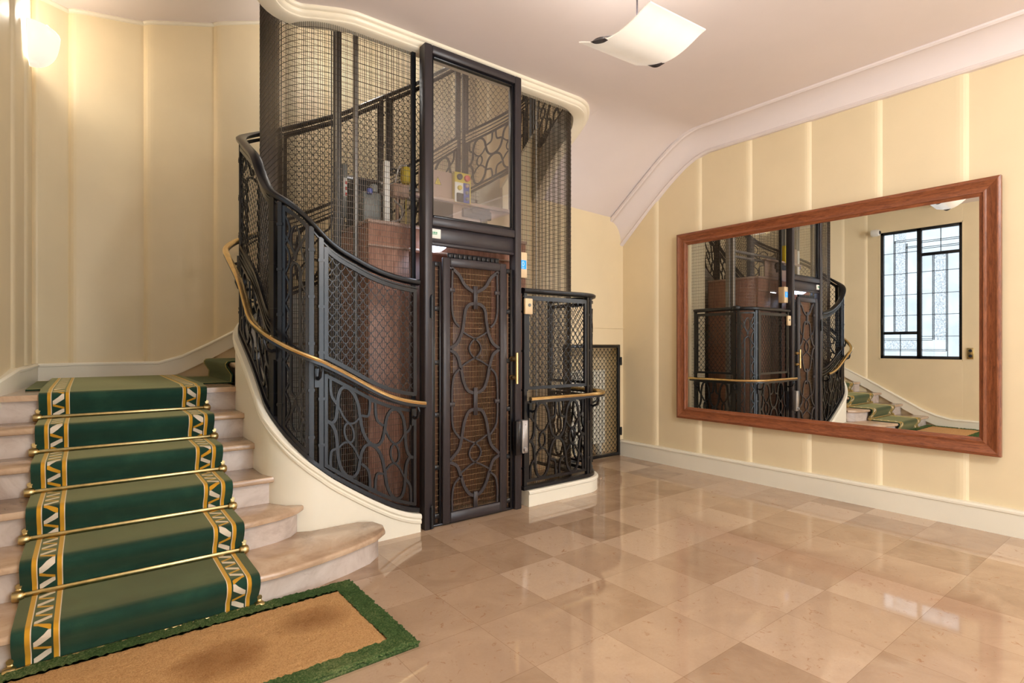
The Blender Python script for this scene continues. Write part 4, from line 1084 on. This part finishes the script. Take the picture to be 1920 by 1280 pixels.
# ------------------------------------------------------------------ lamps and small fittings
# pendant: one bent square of frosted glass on a thin rod
pd = thing('pendant_lamp', 'pendant lamp of one bent square of white frosted glass below the ceiling', 'lamp', (2.37, 1.95, 3.0))
def shade_mat(name, c, s):
    t = NT(name); v = t.coord(); n = t.noise(v, 5.5, 3, .5)
    t.base(lin(228, 220, 206)); t.set(.22)
    e = t.ramp(n, [(.3, tuple(x*.72 for x in c[:3])+(1,)), (.7, c)]); t.l.new(e, t.b.inputs['Emission Color']); t.b.inputs['Emission Strength'].default_value = s; return t.m
M['shade'] = shade_mat('lit_frosted_glass', (1., .95, .87, 1), .22)
a = MB(); rows = []
A_ = np.array([2.118, 2.152]); D_ = np.array([2.557, 2.123]); 
rul = D_-A_; L_ = float(np.linalg.norm(rul)); crs = np.array([.140, -.371])/.3965
def shade_pt(u, v, e=0.):
    """u along the straight rulings 0..1, v across the bend 0..1"""
    h = [2.998, 2.972, 2.962, 2.968, 2.994, 3.038, 3.092]; z = float(np.interp(v, np.linspace(0, 1, 7), h)); k = 1
    zs = [float(np.interp(min(1, max(0, v+q)), np.linspace(0, 1, 7), h)) for q in np.linspace(-.1, .1, 7)]
    w = .3965
    p = A_+rul*u+crs*(v*w); return np.array([p[0], p[1], float(np.mean(zs))+e])
for e in (0, .007):
    rows = [[shade_pt(u, v, e) for v in np.linspace(0, 1, 25)] for u in np.linspace(0, 1, 9)]
    a.loft(rows, closed=False, caps=False)
nr = 9*25
for i in range(8): a.f += [(i*25, (i+1)*25, nr+(i+1)*25, nr+i*25), (i*25+24, nr+i*25+24, nr+(i+1)*25+24, (i+1)*25+24)]; a.mi += [0, 0]
for j in range(24): a.f += [(j, nr+j, nr+j+1, j+1), (200+j, 201+j, nr+201+j, nr+200+j)]; a.mi += [0, 0]
a.build('lamp_shade', M['shade'], pd)
pc_ = shade_pt(.5, .42)
a = MB(); a.tube([(pc_[0], pc_[1], 3.06), (pc_[0], pc_[1], H)], .005, 8); a.lathe([(.05, 0), (.05, -.02), (.02, -.03)], (pc_[0], pc_[1], H), 'Z', 20); a.tube([shade_pt(0, .3, .02), (pc_[0], pc_[1], 3.07), shade_pt(1, .3, .02)], .004, 6); a.build('hanger', M['steel'], pd)
for u in (0, 1):
    c = shade_pt(u, .30, .004); T = shade_pt(u, .36)-shade_pt(u, .24); T /= np.linalg.norm(T); R_ = np.array([rul[0], rul[1], 0])/L_*(1 if u else -1)
    N_ = np.cross(T, R_); a = MB(); rings = []
    for q in np.linspace(-1, 1, 9):
        w_ = .022*(1-q*q)+.001; p = c+T*q*.042
        rings.append([p+R_*.006-N_*w_*.8, p+R_*.014, p+R_*.006+N_*w_*.8, p-R_*.012+N_*w_*.5, p-R_*.012-N_*w_*.5])
    a.loft(rings); a.build('glass_clip', M['steel'], pd)
a = MB(); a.lathe([(.012, .03), (.012, 0), (.022, -.02), (.026, -.05), (.018, -.075), (.003, -.085)], (pc_[0], pc_[1], 3.085), 'Z', 16); a.build('bulb', emis('warm_bulb', (1, .9, .76, 1), 4.), pd)
# sconce: quarter-bowl of frosted glass in the corner
sc = thing('wall_sconce', 'glowing white glass bowl sconce high on the wall left of the landing', 'lamp', (-.36, 5.75, 3.75))
a = MB(); rows = []; c0 = np.array([-.365, 5.72, 3.80])
for i in range(13):
    th = i/12*PI                                                    # round from the wall back to the wall (in plan)
    row = []
    for j in range(10):
        ph = j/9*PI/2
        r = math.cos(ph)**.6 if j < 9 else 0.
        row.append(c0+np.array([.19*math.sin(th)*r+.0, -.24*math.cos(th)*r, -.24*math.sin(ph)**1.1]))
    rows.append(row)
a.loft(rows, closed=False, caps=False)
M['sconce'] = emis('lit_opal_glass', (1., .93, .80, 1), .5, lin(246, 240, 226), .3)
sh = a.build('lamp_shade', M['sconce'], sc, True, 80)
sol = sh.modifiers.new('thick', 'SOLIDIFY'); sol.thickness = .006
a = MB(); a.rbox(-.385, 5.66, 3.66, -.35, 5.78, 3.88, .004); a.build('wall_plate', M['white_plastic'], sc)
a = MB(); a.lathe([(.012, -.05), (.024, -.02), (.03, .02), (.022, .05), (.004, .066)], (-.26, 5.72, 3.82), 'Z', 16); a.build('bulb', emis('bright_bulb', (1, .9, .72, 1), 12.), sc)
for y in (5.58, 5.86):
    a = MB(); a.lathe([(.007, -.004), (.007, .006), (.003, .009)], (-.27, y, 3.775), 'X', 10); a.build('screw', M['steel'], sc)
# camera by the window and switch plate under it
cc = thing('security_camera', 'white dome security camera on the wall by the upper corner of the leaded window', 'camera', (XL, 3.80, 3.29))
a = MB(); a.rbox(XL+.02, 3.775, 3.27, XL+.05, 3.855, 3.35, .006); a.tube([(XL+.04, 3.80, 3.31), (XL+.10, 3.78, 3.30)], .022, 12); a.build('bracket', M['white_plastic'], cc)
a = MB(); a.lathe([(.02, -.07), (.05, -.06), (.062, -.02), (.062, .04), (.055, .06)], (XL+.14, 3.75, 3.30), 'Y', 20); a.build('housing', M['white_plastic'], cc)
a = MB(); a.lathe([(.0, -.088), (.018, -.084), (.032, -.07), (.034, -.05)], (XL+.14, 3.75, 3.30), 'Y', 16); a.build('lens', M['lens'], cc)
lsw = thing('light_switch', 'brass double light switch plate low beside the leaded window', 'switch', (XL, 2.467, 1.21))
a = MB(); a.rbox(XL+.0, 2.425, 1.125, XL+.024, 2.510, 1.298, .004); a.build('plate', M['oldbrass'], lsw)
for z in (1.17, 1.255):
    a = MB(); a.lathe([(.024, 0), (.024, .008), (.018, .012)], (XL+.022, 2.467, z), 'X', 18); a.build('rocker', M['black'], lsw)

# ------------------------------------------------------------------ light
def area(name, loc, rot, sx, sy, power, col, portal=False):
    l = bpy.data.lights.new(name, 'AREA'); l.shape = 'RECTANGLE'; l.size = sx; l.size_y = sy; l.energy = power; l.color = col
    if portal: l.cycles.is_portal = True
    o = bpy.data.objects.new(name, l); COL.objects.link(o); o.location = loc; o.rotation_euler = rot; return o
def point(name, loc, power, col, r=.05):
    l = bpy.data.lights.new(name, 'POINT'); l.energy = power; l.color = col; l.shadow_soft_size = r
    o = bpy.data.objects.new(name, l); COL.objects.link(o); o.location = loc; return o
w = bpy.data.worlds.new('sky'); scene.world = w; w.use_nodes = True
bg = w.node_tree.nodes['Background']; bg.inputs['Color'].default_value = (.88, .94, 1., 1); bg.inputs['Strength'].default_value = 5.0
area('window_portal', (XL-.15, (WY0+WY1)/2, (WZ0+WZ1)/2), (0, math.radians(-90), 0), WZ1-WZ0, WY1-WY0, 1, (1, 1, 1), True)
area('door_portal', ((DX0+DX1)/2, YF-.14, DZ/2), (math.radians(90), 0, 0), DX1-DX0, DZ, 1, (1, 1, 1), True)
point('pendant_light', (pc_[0], pc_[1], 3.14), 12, (1., .95, .89), .09)
point('entrance_fill_light', (2.4, -1.0, 3.15), 130, (1., .985, .97), .25)  # added fill behind the viewer, has no fixture
point('sconce_light', (-.24, 5.72, 3.90), 11, (1., .91, .79), .05)
point('upper_flight_fill', (2.3, 5.75, 4.55), 16, (1., .96, .9), .12)  # hidden fill added over the second flight, not a fitted lamp
point('upper_stairwell_fill', (3.3, 5.6, 5.0), 12, (1., .95, .88), .12)  # second hidden fill added high in the stairwell, without a fixture
point('car_light', (2.2, 4.2, 2.1), 5, (.85, .9, 1.), .1)

# ------------------------------------------------------------------ camera
cam = bpy.data.cameras.new('camera'); co = bpy.data.objects.new('camera', cam); COL.objects.link(co)
f_px = 1032.
cam.sensor_width = 36; cam.lens = 36*f_px/1920; cam.shift_y = 6/1920; cam.clip_start = .05
ang = math.atan2(1340, f_px)                                            # angle between the view axis and +X
fx, fy = math.cos(ang), math.sin(ang)
co.location = (0, 0, 1.35)
co.rotation_euler = Vector((fx, fy, 0)).to_track_quat('-Z', 'Y').to_euler()
scene.camera = co
scene.view_settings.view_transform = 'Standard'; scene.view_settings.look = 'None'
scene.view_settings.gamma = 1.; scene.view_settings.use_curve_mapping = False
scene.view_settings.exposure = 0.5
scene.cycles.max_bounces = 10; scene.cycles.diffuse_bounces = 5; scene.cycles.glossy_bounces = 6; scene.cycles.transparent_max_bounces = 24
scene.cycles.sample_clamp_indirect = 6.
